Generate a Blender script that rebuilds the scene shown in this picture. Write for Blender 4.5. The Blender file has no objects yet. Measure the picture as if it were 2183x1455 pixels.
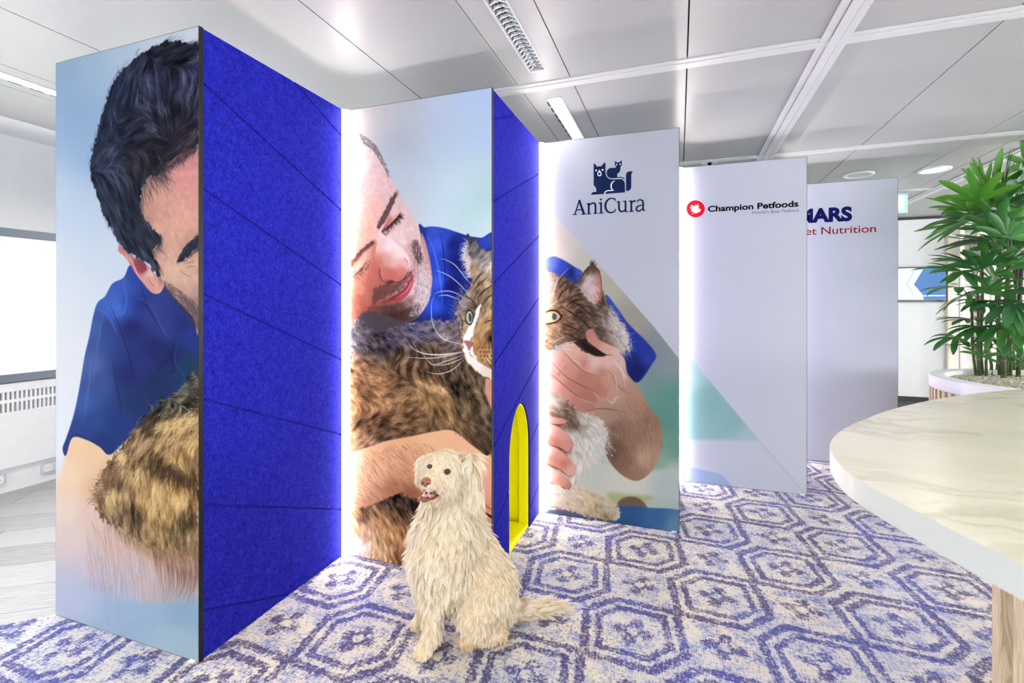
import bpy, bmesh, math, random
import numpy as np
from mathutils import Vector, Matrix
from mathutils.bvhtree import BVHTree

sc = bpy.context.scene
COL = sc.collection
# ------------------------------------------------------------------ camera, light, exposure
# world: +Y runs along the blue felt walls, +X along the printed faces, origin on the floor under the camera
CAMH, PF, PCX, PHY = 1.35, 1022.0, 1091.5, 650.0
YAW = math.atan((1447.0 - PCX) / PF)
FW = (-math.sin(YAW), math.cos(YAW))
RT = (math.cos(YAW), math.sin(YAW))
cam_data = bpy.data.cameras.new('camera')
cam = bpy.data.objects.new('camera', cam_data)
COL.objects.link(cam)
cam.location = (0, 0, CAMH)
cam.rotation_euler = (math.pi / 2, 0, YAW)
cam_data.sensor_width = 36.0
cam_data.lens = 36.0 * PF / 2183.0
cam_data.shift_y = -(727.5 - PHY) / 2183.0
cam_data.clip_start = 0.02
cam_data.dof.use_dof = True
cam_data.dof.focus_distance = 2.5
cam_data.dof.aperture_fstop = 4.5
sc.camera = cam

sc.view_settings.view_transform = 'Standard'
sc.view_settings.look = 'None'
sc.view_settings.gamma = 1.0
sc.view_settings.use_curve_mapping = False
sc.view_settings.exposure = 0.78

world = bpy.data.worlds.new('overcast_sky')
sc.world = world
world.use_nodes = True
world.node_tree.nodes['Background'].inputs[0].default_value = (0.985, 1.0, 1.0, 1)
world.node_tree.nodes['Background'].inputs[1].default_value = 5.6
LED_POWER = 34.0            # the LED profiles in the corners of the folding wall
LAMP_POWER = 60.0           # the ceiling luminaires
sc.cycles.max_bounces = 8
sc.cycles.diffuse_bounces = 5
sc.cycles.sample_clamp_indirect = 6.0
try:
    sc.cycles.use_denoising = True
    sc.cycles.denoiser = 'OPENIMAGEDENOISE'
except Exception:
    pass

def ray(px, py):
    a, b = (px - PCX) / PF, (PHY - py) / PF
    return Vector((FW[0] + RT[0] * a, FW[1] + RT[1] * a, b))
EYE = Vector((0, 0, CAMH))
def on_z(px, py, z):
    d = ray(px, py); return EYE + d * ((z - CAMH) / d.z)
def on_y(px, py, y):
    d = ray(px, py); return EYE + d * (y / d.y)
def on_x(px, py, x):
    d = ray(px, py); return EYE + d * (x / d.x)
def at(px, py, depth):
    return EYE + ray(px, py) * depth

PX_ = [-2.555, -1.702, -0.849, 0.004, 0.857, 1.705]       # the folding wall: x of its fold lines
PY_ = [1.315, 2.150, 3.000, 3.885, 4.770]                 # y of its printed faces
PH = 2.40
CEIL = 2.58
# ------------------------------------------------------------------ helpers: meshes, tags, materials
def lin(r, g, b):
    return tuple(float(x) for x in np.where(np.array([r, g, b]) / 255.0 <= 0.04045, np.array([r, g, b]) / 255.0 / 12.92, ((np.array([r, g, b]) / 255.0 + 0.055) / 1.055) ** 2.4))

def obj(name, bm, mat, parent=None, smooth=False):
    me = bpy.data.meshes.new(name)
    if isinstance(bm, bmesh.types.BMesh):
        bmesh.ops.recalc_face_normals(bm, faces=bm.faces)
        bm.to_mesh(me); bm.free()
    else:
        me.from_pydata([tuple(v) for v in bm[0]], [], [tuple(f) for f in bm[1]])
    if smooth:
        me.polygons.foreach_set('use_smooth', [True] * len(me.polygons))
    me.update()
    o = bpy.data.objects.new(name, me)
    COL.objects.link(o)
    if mat is not None:
        for m in (mat if isinstance(mat, (list, tuple)) else [mat]):
            me.materials.append(m)
    if parent is not None:
        o.parent = parent
        o.matrix_parent_inverse = Matrix.Translation(-Vector(parent.location))
    return o

def thing(name, label, cat, loc=(0, 0, 0), group=None):
    o = bpy.data.objects.new(name, None)
    COL.objects.link(o)
    o.location = loc
    o.empty_display_size = 0.1
    return tag(o, label, cat, group)

def tag(o, label, cat, group=None):
    o['label'] = label; o['category'] = cat
    if group: o['group'] = group
    return o

def struct(name, bm, mat, parent=None):
    o = obj(name, bm, mat, parent)
    if parent is None: o['kind'] = 'structure'
    return o

def add_box(bm, x0, x1, y0, y1, z0, z1, bevel=0.0, seg=2, rot=None, piv=None):
    vs = [bm.verts.new((x, y, z)) for x in (x0, x1) for y in (y0, y1) for z in (z0, z1)]
    F = [(0,1,3,2),(4,6,7,5),(0,4,5,1),(2,3,7,6),(0,2,6,4),(1,5,7,3)]
    fs = [bm.faces.new([vs[i] for i in f]) for f in F]
    if bevel > 0:
        es = list({e for f in fs for e in f.edges})
        r = bmesh.ops.bevel(bm, geom=es, offset=bevel, segments=seg, affect='EDGES', profile=0.5)
        vs = list({v for f in r['faces'] for v in f.verts} | {v for v in vs if v.is_valid})
    if rot is not None:
        bmesh.ops.rotate(bm, verts=vs, cent=piv if piv else ((x0+x1)/2, (y0+y1)/2, (z0+z1)/2), matrix=Matrix.Rotation(rot, 3, 'Z'))
    return vs

def box(x0, x1, y0, y1, z0, z1, bevel=0.0, seg=2):
    bm = bmesh.new()
    add_box(bm, x0, x1, y0, y1, z0, z1, bevel, seg)
    return bm

def add_prism(bm, pts, z0, z1, frame=None):
    """closed outline pts (2-D) extruded z0..z1; frame maps (a, b, c) to a point"""
    fr = frame or (lambda a, b, c: (a, b, c))
    lo = [bm.verts.new(fr(p[0], p[1], z0)) for p in pts]
    hi = [bm.verts.new(fr(p[0], p[1], z1)) for p in pts]
    n = len(pts)
    f1 = bm.faces.new(lo[::-1]); f2 = bm.faces.new(hi)
    for i in range(n):
        bm.faces.new((lo[i], lo[(i+1) % n], hi[(i+1) % n], hi[i]))
    return f1, f2

def add_tube(bm, pts, rad, n=8, cap=True):
    P = [Vector(p) for p in pts]
    R = rad if hasattr(rad, '__len__') else [rad] * len(P)
    rings, up = [], None
    for i, p in enumerate(P):
        t = (P[min(i+1, len(P)-1)] - P[max(i-1, 0)]).normalized()
        if up is None:
            up = Vector((0, 0, 1)) if abs(t.z) < 0.9 else Vector((1, 0, 0))
        s = t.cross(up).normalized(); up = s.cross(t).normalized()
        rings.append([bm.verts.new(p + (s * math.cos(a) + up * math.sin(a)) * R[i]) for a in [2*math.pi*k/n for k in range(n)]])
    for a, b in zip(rings, rings[1:]):
        for k in range(n):
            bm.faces.new((a[k], a[(k+1) % n], b[(k+1) % n], b[k]))
    if cap:
        bm.faces.new(rings[0][::-1]); bm.faces.new(rings[-1])

def add_lathe(bm, prof, cx, cy, n=48):
    rings = [[bm.verts.new((cx + r * math.cos(2*math.pi*k/n), cy + r * math.sin(2*math.pi*k/n), z)) for k in range(n)] for r, z in prof]
    for a, b in zip(rings, rings[1:]):
        for k in range(n):
            bm.faces.new((a[k], a[(k+1) % n], b[(k+1) % n], b[k]))
    return rings

# ---- node expressions -------------------------------------------------------
class E_:
    """one socket of a node tree, with arithmetic"""
    def __init__(s, nt, sock): s.nt, s.k = nt, sock
    def _m(s, op, *o):
        n = s.nt.nodes.new('ShaderNodeMath'); n.operation = op
        for i, v in enumerate((s,) + o):
            if isinstance(v, E_): s.nt.links.new(v.k, n.inputs[i])
            else: n.inputs[i].default_value = float(v)
        return E_(s.nt, n.outputs[0])
    def __add__(s, o): return s._m('ADD', o)
    __radd__ = __add__
    def __sub__(s, o): return s._m('SUBTRACT', o)
    def __rsub__(s, o): return (s * -1.0) + o
    def __mul__(s, o): return s._m('MULTIPLY', o)
    __rmul__ = __mul__
    def __truediv__(s, o): return s._m('DIVIDE', o)
    def abs(s): return s._m('ABSOLUTE')
    def floor(s): return s._m('FLOOR')
    def fract(s): return s._m('FRACT')
    def sqrt(s): return s._m('SQRT')
    def min(s, o): return s._m('MINIMUM', o)
    def max(s, o): return s._m('MAXIMUM', o)
    def mod(s, o): return s._m('FLOORED_MODULO', o)
    def cos(s): return s._m('COSINE')
    def atan2(s, o): return s._m('ARCTAN2', o)
    def step(s, a, b):
        n = s.nt.nodes.new('ShaderNodeMapRange'); n.interpolation_type = 'SMOOTHSTEP'
        s.nt.links.new(s.k, n.inputs['Value'])
        n.inputs['From Min'].default_value = a; n.inputs['From Max'].default_value = b
        return E_(s.nt, n.outputs[0])

class M_:
    """a Principled material under construction"""
    def __init__(s, name):
        s.m = bpy.data.materials.new(name); s.m.use_nodes = True
        s.nt = s.m.node_tree
        s.b = s.nt.nodes['Principled BSDF']
    def pos(s, kind='Position'):
        if kind == 'Position': v = s.nt.nodes.new('ShaderNodeNewGeometry').outputs['Position']
        else: v = s.nt.nodes.new('ShaderNodeTexCoord').outputs[kind]
        x = s.nt.nodes.new('ShaderNodeSeparateXYZ'); s.nt.links.new(v, x.inputs[0])
        return [E_(s.nt, x.outputs[i]) for i in range(3)]
    def vec(s, x, y, z):
        n = s.nt.nodes.new('ShaderNodeCombineXYZ')
        for i, v in enumerate((x, y, z)):
            if isinstance(v, E_): s.nt.links.new(v.k, n.inputs[i])
            else: n.inputs[i].default_value = v
        return n.outputs[0]
    def noise(s, v, scale, detail=3.0, rough=0.55, dist=0.0):
        n = s.nt.nodes.new('ShaderNodeTexNoise')
        if v is not None: s.nt.links.new(v, n.inputs['Vector'])
        n.inputs['Scale'].default_value = scale; n.inputs['Detail'].default_value = detail
        n.inputs['Roughness'].default_value = rough; n.inputs['Distortion'].default_value = dist
        return E_(s.nt, n.outputs[0])
    def mix(s, f, a, b):
        n = s.nt.nodes.new('ShaderNodeMix'); n.data_type = 'RGBA'
        s.nt.links.new(f.k, n.inputs[0]) if isinstance(f, E_) else setattr(n.inputs[0], 'default_value', f)
        for i, v in ((6, a), (7, b)):
            if isinstance(v, tuple): n.inputs[i].default_value = v + (1,) if len(v) == 3 else v
            else: s.nt.links.new(v, n.inputs[i])
        return n.outputs[2]
    def color(s, c):
        if isinstance(c, tuple): s.b.inputs['Base Color'].default_value = c + (1,)
        else: s.nt.links.new(c, s.b.inputs['Base Color'])
        return s
    def set(s, **k):
        for a, v in k.items():
            s.b.inputs[{'rough': 'Roughness', 'metal': 'Metallic', 'spec': 'Specular IOR Level', 'sheen': 'Sheen Weight', 'coat': 'Coat Weight', 'trans': 'Transmission Weight', 'sub': 'Subsurface Weight', 'strength': 'Emission Strength', 'alpha': 'Alpha'}[a]].default_value = v
        return s
    def emit(s, c, strength):
        s.b.inputs['Emission Color'].default_value = tuple(c) + (1,); s.b.inputs['Emission Strength'].default_value = strength
        return s
    def bump(s, h, strength=0.2, dist=0.002):
        n = s.nt.nodes.new('ShaderNodeBump'); n.inputs['Strength'].default_value = strength; n.inputs['Distance'].default_value = dist
        s.nt.links.new(h.k, n.inputs['Height']); s.nt.links.new(n.outputs[0], s.b.inputs['Normal'])
        return s

def plain(name, rgb, rough=0.5, metal=0.0, var=0.04, scale=18.0, **k):
    """painted or moulded surface: one colour with a faint mottle and micro relief"""
    q = M_(name); c = lin(*rgb)
    tc = q.nt.nodes.new('ShaderNodeTexCoord').outputs['Object']
    n = q.noise(tc, scale, 4)
    q.color(q.mix(n, tuple(x * (1 - var) for x in c), tuple(min(1, x * (1 + var)) for x in c)))
    q.set(rough=rough, metal=metal, **k)
    return q.m

def glow(name, rgb, strength):
    q = M_(name); q.color((0.03, 0.03, 0.03)).set(spec=0.1).emit(lin(*rgb), strength)
    return q.m

MT = {}
MT['white_paint'] = plain('white_paint', (232, 233, 234), 0.55)
MT['wall_paint'] = plain('wall_paint', (226, 228, 228), 0.7)
MT['black_alu'] = plain('black_anodised', (24, 25, 28), 0.35, 0.3)
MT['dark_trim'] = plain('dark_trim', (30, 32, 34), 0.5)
MT['grey_alu'] = plain('grey_aluminium', (140, 148, 158), 0.35, 0.6)
MT['ceil_trim'] = plain('ceiling_band_paint', (206, 207, 206), 0.42)
MT['void'] = plain('ceiling_void', (40, 40, 42), 0.9)
MT['steel'] = plain('louvre_steel', (190, 192, 194), 0.22, 0.9)
MT['dull_steel'] = plain('recess_steel', (120, 121, 122), 0.4, 0.6)
MT['lamp'] = glow('lamp_tube', (255, 250, 242), LAMP_POWER)
MT['led'] = glow('led_diffuser', (255, 243, 238), LED_POWER)
MT['black_gloss'] = plain('black_plastic', (14, 14, 16), 0.25)
MT['yellow'] = plain('yellow_lacquer', (250, 246, 10), 0.4, var=0.01)
MT['socket'] = plain('socket_plastic', (206, 208, 212), 0.4)

def make_ceiling_mat():
    q = M_('perforated_metal_tile')
    x, y, z = q.pos()
    n = q.noise(q.vec(x, y, z), 1.4, 2)
    q.color(q.mix(n, lin(166, 167, 165), lin(174, 175, 173)))
    d = ((x * 420.0).cos() + (y * 420.0).cos())
    q.set(rough=0.42, spec=0.3).bump(d, 0.05, 0.0006)
    return q.m
MT['ceiling'] = make_ceiling_mat()

def make_felt():
    q = M_('blue_acoustic_felt')
    tc = q.nt.nodes.new('ShaderNodeTexCoord').outputs['Object']
    x, y, z = q.pos()
    fine = q.noise(q.vec(x, y, z * 0.55), 240, 4, 0.7)
    med = q.noise(q.vec(x, y, z), 46, 3, 0.6, 0.8)
    f = (fine * 0.75 + med * 0.35).step(0.36, 0.78)
    q.color(q.mix(f, lin(20, 21, 118), lin(46, 48, 176)))
    q.set(rough=1.0, spec=0.04).bump(fine, 0.35, 0.002)
    return q.m
MT['felt'] = make_felt()

def make_wood(name, a, b, axis=2, scale=7.0, rough=0.5):
    q = M_(name)
    c = q.pos('Object')
    k = [c[0] * 14.0, c[1] * 14.0, c[2] * 14.0]; k[axis] = c[axis] * 0.9
    n = q.noise(q.vec(*k), scale * 0.25, 4, 0.55, 1.5)
    g = ((n * 9.0).fract() - 0.5).abs() * 2.0
    fine = q.noise(q.vec(*[v * 6.0 for v in k]), scale, 2)
    q.color(q.mix((g * 0.7 + fine * 0.3).step(0.15, 0.85), lin(*a), lin(*b)))
    q.set(rough=rough).bump(g, 0.06, 0.001)
    return q.m
MT['pine'] = make_wood('pine_slat', (186, 164, 132), (220, 202, 172))
MT['pale_wood'] = make_wood('pale_shelf_wood', (226, 214, 192), (238, 230, 212))

def make_marble():
    q = M_('pale_marble')
    x, y, z = q.pos()
    w = q.noise(q.vec(x, y, z), 2.2, 4)
    v = q.noise(q.vec(x * 1.0 + w * 0.9, y * 2.6 + w * 1.4, z), 2.4, 6, 0.6, 0.7)
    vein = (1.0 - ((v - 0.5).abs() * 14.0).step(0.0, 1.0)) * q.noise(q.vec(x, y, z), 3.1, 2).step(0.38, 0.62)
    cloud = q.noise(q.vec(x, y * 2.0, z), 2.6, 5).step(0.35, 0.7)
    base = q.mix(cloud, lin(240, 232, 216), lin(228, 225, 202))
    q.color(q.mix(vein * 0.5, base, lin(190, 188, 156)))
    q.set(rough=0.22, spec=0.5)
    return q.m
MT['marble'] = make_marble()
MT['table_edge'] = plain('table_edge_darker', (188, 194, 190), .35, var=.03, scale=6)  # side of the top coloured darker to offset the strong light on it

def make_planks():
    q = M_('grey_wood_planks')
    x, y, z = q.pos()
    a = 0.62
    u = x * math.cos(a) + y * math.sin(a); v = y * math.cos(a) - x * math.sin(a)
    row = (v / 0.24).floor()
    fr = (v / 0.24).fract(); seam = (fr.min(1.0 - fr)).step(0.0, 0.014)
    uu = (u + row * 0.55) / 1.4
    fu = uu.fract(); seam = seam.min((fu.min(1.0 - fu)).step(0.0, 0.003))
    tone = q.noise(q.vec(row * 3.7, uu.floor() * 5.1, 0.0), 1.0, 0)
    grain = q.noise(q.vec(u * 3.0, v * 40.0, row), 3.0, 4, 0.6, 0.6)
    c = q.mix((grain * 0.7 + tone * 0.5).step(0.35, 0.8), lin(122, 121, 122), lin(158, 158, 160))
    q.color(q.mix(seam, lin(84, 82, 82), c))
    q.set(rough=0.45).bump(seam, 0.2, 0.001)
    return q.m
MT['planks'] = make_planks()

def make_dark_floor():
    q = M_('dark_floor_tiles')
    x, y, z = q.pos()
    n = q.noise(q.vec(x, y, z), 60, 4, .7)
    q.color(q.mix(n, lin(44, 48, 50), lin(72, 76, 78))); q.set(rough=0.8)
    return q.m
MT['dark_floor'] = make_dark_floor()

def make_carpet():
    """worn oriental hexagon carpet: double-outlined hexagons on a centred lattice, small rosettes in every cell"""
    q = M_('hexagon_carpet')
    x, y, z = q.pos()
    P = 0.3475
    wob = q.noise(q.vec(x, y, 0.0), 34.0, 4, 0.7)
    wob2 = q.noise(q.vec(x + 7.0, y, 0.0), 34.0, 4, 0.7)
    xs = x + (wob - 0.5) * 0.050
    ys = y + (wob2 - 0.5) * 0.050
    gx = (xs - 0.168) / P
    gy = (ys - 2.40 - (xs - 0.168) * 0.06) / P
    # nearest even-parity lattice point, in rotated coordinates
    a = (gx + gy) * 0.5; b = (gx - gy) * 0.5
    da = a - (a + 0.5).floor(); db = b - (b + 0.5).floor()
    px = (da + db) * P; py = (da - db) * P
    d1 = (px * -0.7071 + py * 0.7071).abs() / 0.205
    d2 = (px * 0.107 + py * 0.994).abs() / 0.188
    d3 = (px * 0.989 + py * 0.150).abs() / 0.188
    h = d1.max(d2.max(d3))
    outer = 1.0 - ((h - 1.02).abs()).step(0.066, 0.125)
    inner = 1.0 - ((h - 0.73).abs()).step(0.052, 0.108)
    # rosette in every cell
    cx = (gx - (gx + 0.5).floor()) * P; cy = (gy - (gy + 0.5).floor()) * P
    r = (cx * cx + cy * cy).sqrt()
    ang = cy.atan2(cx + 0.00001)
    pet = (ang * 4.0 + 0.8).cos()
    ros = (1.0 - (r - (pet * 0.016 + 0.066)).step(-0.010, 0.014)) * (r).step(0.014, 0.030)
    hole = 1.0 - (((r - 0.046).abs()).step(0.004, 0.013))
    ros = ros * (1.0 - hole * 0.75 * (pet * -1.0).step(-0.2, 0.6))
    dark = outer.max(inner).max(ros * 0.95)
    # wear: woven grain and streaks along both thread directions
    t1 = q.noise(q.vec(x * 26.0, y * 160.0, 0.0), 1.0, 3, 0.65)
    t2 = q.noise(q.vec(x * 160.0, y * 26.0, 3.0), 1.0, 3, 0.65)
    gr = q.noise(q.vec(x, y, 0.0), 330.0, 2, 0.7)
    wear = q.noise(q.vec(x, y, 1.0), 9.0, 4, 0.6)
    patch = q.noise(q.vec(x, y, 2.0), 70.0, 3, 0.65)
    thr = (patch - 0.5) * 0.55 + t1 * 0.40 + t2 * 0.40 + gr * 0.55 + wear * 0.35           # mean about .85
    f = (dark * 0.56 + (thr - 0.85) * 3.0).step(0.02, 0.62)
    blue = ((thr - 0.85) * 3.0 + (q.noise(q.vec(x, y, 5.0), 14.0, 3) - 0.5) * 2.0).step(-0.25, 0.45)
    blotch = q.noise(q.vec(x, y, 9.0), 2.6, 3).step(0.40, 0.66)
    cream = q.mix(blotch, lin(212, 204, 186), lin(200, 197, 194))
    field = q.mix(blue * 0.82, cream, lin(120, 136, 186))
    ink = q.mix(blotch, lin(66, 60, 104), lin(64, 70, 140))
    q.color(q.mix(f, field, ink))
    q.set(rough=0.95, spec=0.1, sheen=0.15).bump(gr + t1 * 0.5, 0.4, 0.003)
    return q.m
MT['carpet'] = make_carpet()
# ------------------------------------------------------------------ the room
XL, XR, YB, YF = -4.58, 6.2, -6.5, 8.19
def slab(pts, z0, z1):
    bm = bmesh.new(); add_prism(bm, pts, z0, z1); return bm

struct('floor', slab([(XL - .2, YB), (XR, YB), (XR, YF), (XL - .2, YF)], -0.10, 0.0), MT['planks'])
cp = slab([(-6.18 + 2.0, -0.32), (-3.2, 0.68), (-2.66, 1.225), (-1.9, 1.96), (-1.2, 2.68), (-0.6, 3.3), (-0.6, 6.3), (6.0, 6.3), (6.0, -6.3), (-4.18, -6.3)], 0.0002, 0.006)
tag(obj('carpet', cp, MT['carpet']), 'worn blue and cream hexagon patterned carpet covering the floor', 'carpet')
struct('floor_back', slab([(-0.6, 6.302), (6.1, 6.302), (6.1, YF - 0.001), (-0.6, YF - 0.001)], 0.0004, 0.005), MT['dark_floor'])

# ceiling: metal tiles hung in runs between flat bands
def make_ceiling():
    bm = bmesh.new()
    xs = [(-4.15, -3.572), (-3.568 + .0, -3.272), (-3.268, -2.652), (-2.648, -1.452), (-1.448, -0.853), (-0.849, -0.555), (-0.551, 0.037), (0.043, 0.617), (0.743, 1.327), (1.333, 2.06), (2.064, 2.36), (2.364, 2.52), (2.64, 3.8), (3.806, 4.86), (4.864, 5.16), (5.164, 6.2)]
    ys = [(-6.5, -4.835), (-4.745, -3.005), (-2.915, -1.175), (-1.085, 0.645), (0.735, 2.547), (2.645, 4.377), (4.467, 6.197), (6.287, 8.19)]
    strips = {-3.568: LUM[0], -0.849: LUM[1], 2.064: LUM[2], 4.864: LUM[3]}
    for xa, xb in xs:
        for ya, yb in ys:
            hole = [h for h in HOLES if h[0] > xa - .01 and h[1] < xb + .01 and h[2] >= ya - .01 and h[3] <= yb + .01]
            if hole:
                hx0, hx1, hy0, hy1 = hole[0]
                for q in ((xa, hx0, ya, yb), (hx1, xb, ya, yb), (hx0, hx1, ya, hy0), (hx0, hx1, hy1, yb)):
                    if q[1] - q[0] > .002 and q[3] - q[2] > .002:
                        add_box(bm, q[0], q[1], q[2], q[3], CEIL, CEIL + .02)
            else:
                add_box(bm, xa, xb, ya, yb, CEIL, CEIL + .02, 0.0015, 1)
    return bm
LUM = [-3.42, -0.70, 2.20, 5.0]
HOLES = []
for lx in LUM:
    for ya, yb in ((-2.80, -1.29), (-0.97, 0.53), (0.86, 2.425), (2.765, 4.25), (4.58, 6.08)):
        if not (2 < lx < 3 and ya > .8): HOLES.append((lx - 0.046, lx + 0.046, ya, yb))
struct('ceiling', make_ceiling(), MT['ceiling'])
struct('ceiling_void', box(-4.6, XR, YB, YF, CEIL + .16, CEIL + .20), MT['void'])
def band(a, b, along, at0, at1):
    bm = bmesh.new()
    w = b - a
    for f0, f1, dz in ((0, .30, 0), (.33, .67, -.004), (.70, 1, 0)):
        p, q = a + w * f0, a + w * f1
        if along == 'x': add_box(bm, at0, at1, p, q, CEIL - .006 + dz, CEIL + .02, .001, 1)
        else: add_box(bm, p, q, at0, at1, CEIL - .008 + dz, CEIL + .02, .001, 1)
    return bm
k = 1
for yy in ((-4.835, -4.745), (-3.005, -2.915), (-1.175, -1.085), (.645, .735), (2.549, 2.643), (4.379, 4.465), (6.199, 6.285)):
    struct('trim_%d' % k, band(yy[0], yy[1], 'x', -4.15, XR), MT['ceil_trim']); k += 1
for xx in ((0.619, 0.741), (2.522, 2.638)):
    struct('trim_%d' % k, band(xx[0], xx[1], 'y', YB, YF), MT['ceil_trim']); k += 1
# bulkhead along the window wall
struct('trim_%d' % k, box(-4.70, -4.152, YB, YF, CEIL - .004, CEIL + .03), MT['white_paint']); k += 1

# window wall on the left
WZ0, WZ1 = 0.835, 1.905
def wall_with_windows():
    bm = bmesh.new()
    add_box(bm, -4.80, XL, YB, YF, WZ1, CEIL + .2)
    add_box(bm, -4.80, XL - .02, YB, YF, -.05, 0.79)
    for ya, yb in ((YB, -0.5), (2.28 + .3, 2.7), (5.48, 5.6), (7.9, YF)):
        add_box(bm, -4.80, XL, ya, yb, 0.79, WZ1)
    return bm
struct('wall_left', wall_with_windows(), MT['wall_paint'])
win_glass = M_('window_glass'); win_glass.color((1, 1, 1)).set(rough=0.0, trans=1.0); win_glass.b.inputs['IOR'].default_value = 1.02
bays = ((-0.5, 2.58), (2.7, 5.48), (5.6, 7.9))
for i, (ya, yb) in enumerate(bays):
    bm = bmesh.new()
    add_box(bm, -4.69, XL + .015, ya, yb, WZ1 - .065, WZ1, .004)
    add_box(bm, -4.69, XL + .03, ya, yb, .79, .855, .006)
    add_box(bm, -4.69, XL + .01, ya, ya + .05, .855, WZ1 - .065)
    add_box(bm, -4.69, XL + .01, yb - .05, yb, .855, WZ1 - .065)
    w = struct('window_%d' % (i + 1), bm, MT['grey_alu'])
    obj('window_pane', box(-4.66, -4.655, ya + .05, yb - .05, .855, WZ1 - .065), win_glass.m, w)
# the radiator casing under the window, with its double row of slots, and the plinth carrying the sockets
cas = thing('radiator_casing', 'white radiator casing with two rows of grille slots under the window', 'radiator', (-4.57, 2.0, 0))
bm = bmesh.new()
X0, X1 = XL - .018, XL + .02
ya, yb = -3.5, 8.0
add_box(bm, X0, X1, ya, yb, .722, .786, .003)
add_box(bm, X0, X1, ya, yb, .645, .668)
add_box(bm, X0, X1, ya, yb, .175, .578, .003)
obj('front_panel', bm, MT['white_paint'], cas)
bm = bmesh.new()
y = ya
while y < yb:
    add_box(bm, X0, X1 - .001, y, y + .012, .578, .722)
    y += .026
obj('grille', bm, MT['white_paint'], cas)
obj('casing_back', box(X0 - .001, X0 + .002, ya, yb, .56, .74), MT['dark_trim'], cas)
struct('baseboard_left', box(-4.80, XL, YB, YF, 0, .172), MT['wall_paint'])
def socket(yc, n, label):
    t = thing('wall_socket', label, 'socket', (XL, yc, .1), 'sockets in the plinth under the window')
    w = .042 * n
    bm = box(XL, XL + .012, yc - w, yc + w, .062, .142, .012, 3)
    obj('cover_plate', bm, MT['socket'], t)
    for j in range(n):
        c = yc - w + .042 + j * .084
        bm = bmesh.new(); add_tube(bm, [(XL + .0125, c, .102), (XL + .0135, c, .102)], .027, 20)
        o = obj('socket_insert', bm, MT['white_paint'], t)
        bm = bmesh.new()
        for dy in (-.008, .008):
            add_tube(bm, [(XL + .0136, c + dy, .102), (XL + .0142, c + dy, .102)], .003, 8)
        obj('pin_hole', bm, MT['black_gloss'], o)
socket(2.02, 1, 'single white socket low on the plinth at the edge of the photo')
socket(2.345, 2, 'double white socket on the plinth beside the man print panel')

# other walls
struct('wall_back', box(XL, XR, YF, YF + .15, -.05, CEIL + .2), MT['wall_paint'])
# unseen glazed walls added behind and beside the camera for most of the daylight
def glazed(name, along, at0, at1, inner, outer, first, zlo, zhi, n):
    bm = bmesh.new()
    def bx(a, b, z0, z1, m=None):
        if along == 'x': add_box(m or bm, a, b, min(inner, outer), max(inner, outer), z0, z1)
        else: add_box(m or bm, min(inner, outer), max(inner, outer), a, b, z0, z1)
    bx(at0, at1, -.05, zlo); bx(at0, at1, zhi, CEIL + .2)
    pw = (at1 - at0) / n
    for i in range(n + 1):
        c = at0 + pw * i
        bx(max(at0, c - .09), min(at1, c + .09), zlo, zhi)
    struct(name, bm, MT['wall_paint'])
    for i in range(n):
        a, b = at0 + pw * i + .09, at0 + pw * (i + 1) - .09
        m = bmesh.new()
        for q in ((a, a + .05, zlo, zhi), (b - .05, b, zlo, zhi), (a + .05, b - .05, zlo, zlo + .05), (a + .05, b - .05, zhi - .05, zhi)):
            bx(q[0], q[1], q[2], q[3], m)
        w = struct('window_%d' % (first + i), m, MT['grey_alu'])  # window added for its daylight, out of view
        md = (inner + outer) / 2
        g = box(a + .05, b - .05, md - .003, md + .003, zlo + .05, zhi - .05) if along == 'x' else box(md - .003, md + .003, a + .05, b - .05, zlo + .05, zhi - .05)
        obj('window_pane', g, win_glass.m, w)
glazed('wall_front', 'x', XL, XR, YB, YB - .15, 5, .85, 2.20, 4)
glazed('wall_right', 'y', YB, YF, XR, XR + .15, 9, .15, 2.50, 5)
struct('trim_%d' % k, box(1.0, XR, YF - .02, YF - .001, CEIL - .035, CEIL - .001), MT['dark_trim']); k += 1  # dark strip put in for the shade of the gap at the ceiling
struct('baseboard_back', box(1.0, XR, YF - .018, YF - .001, .006, .07), MT['dark_trim'])

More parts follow.
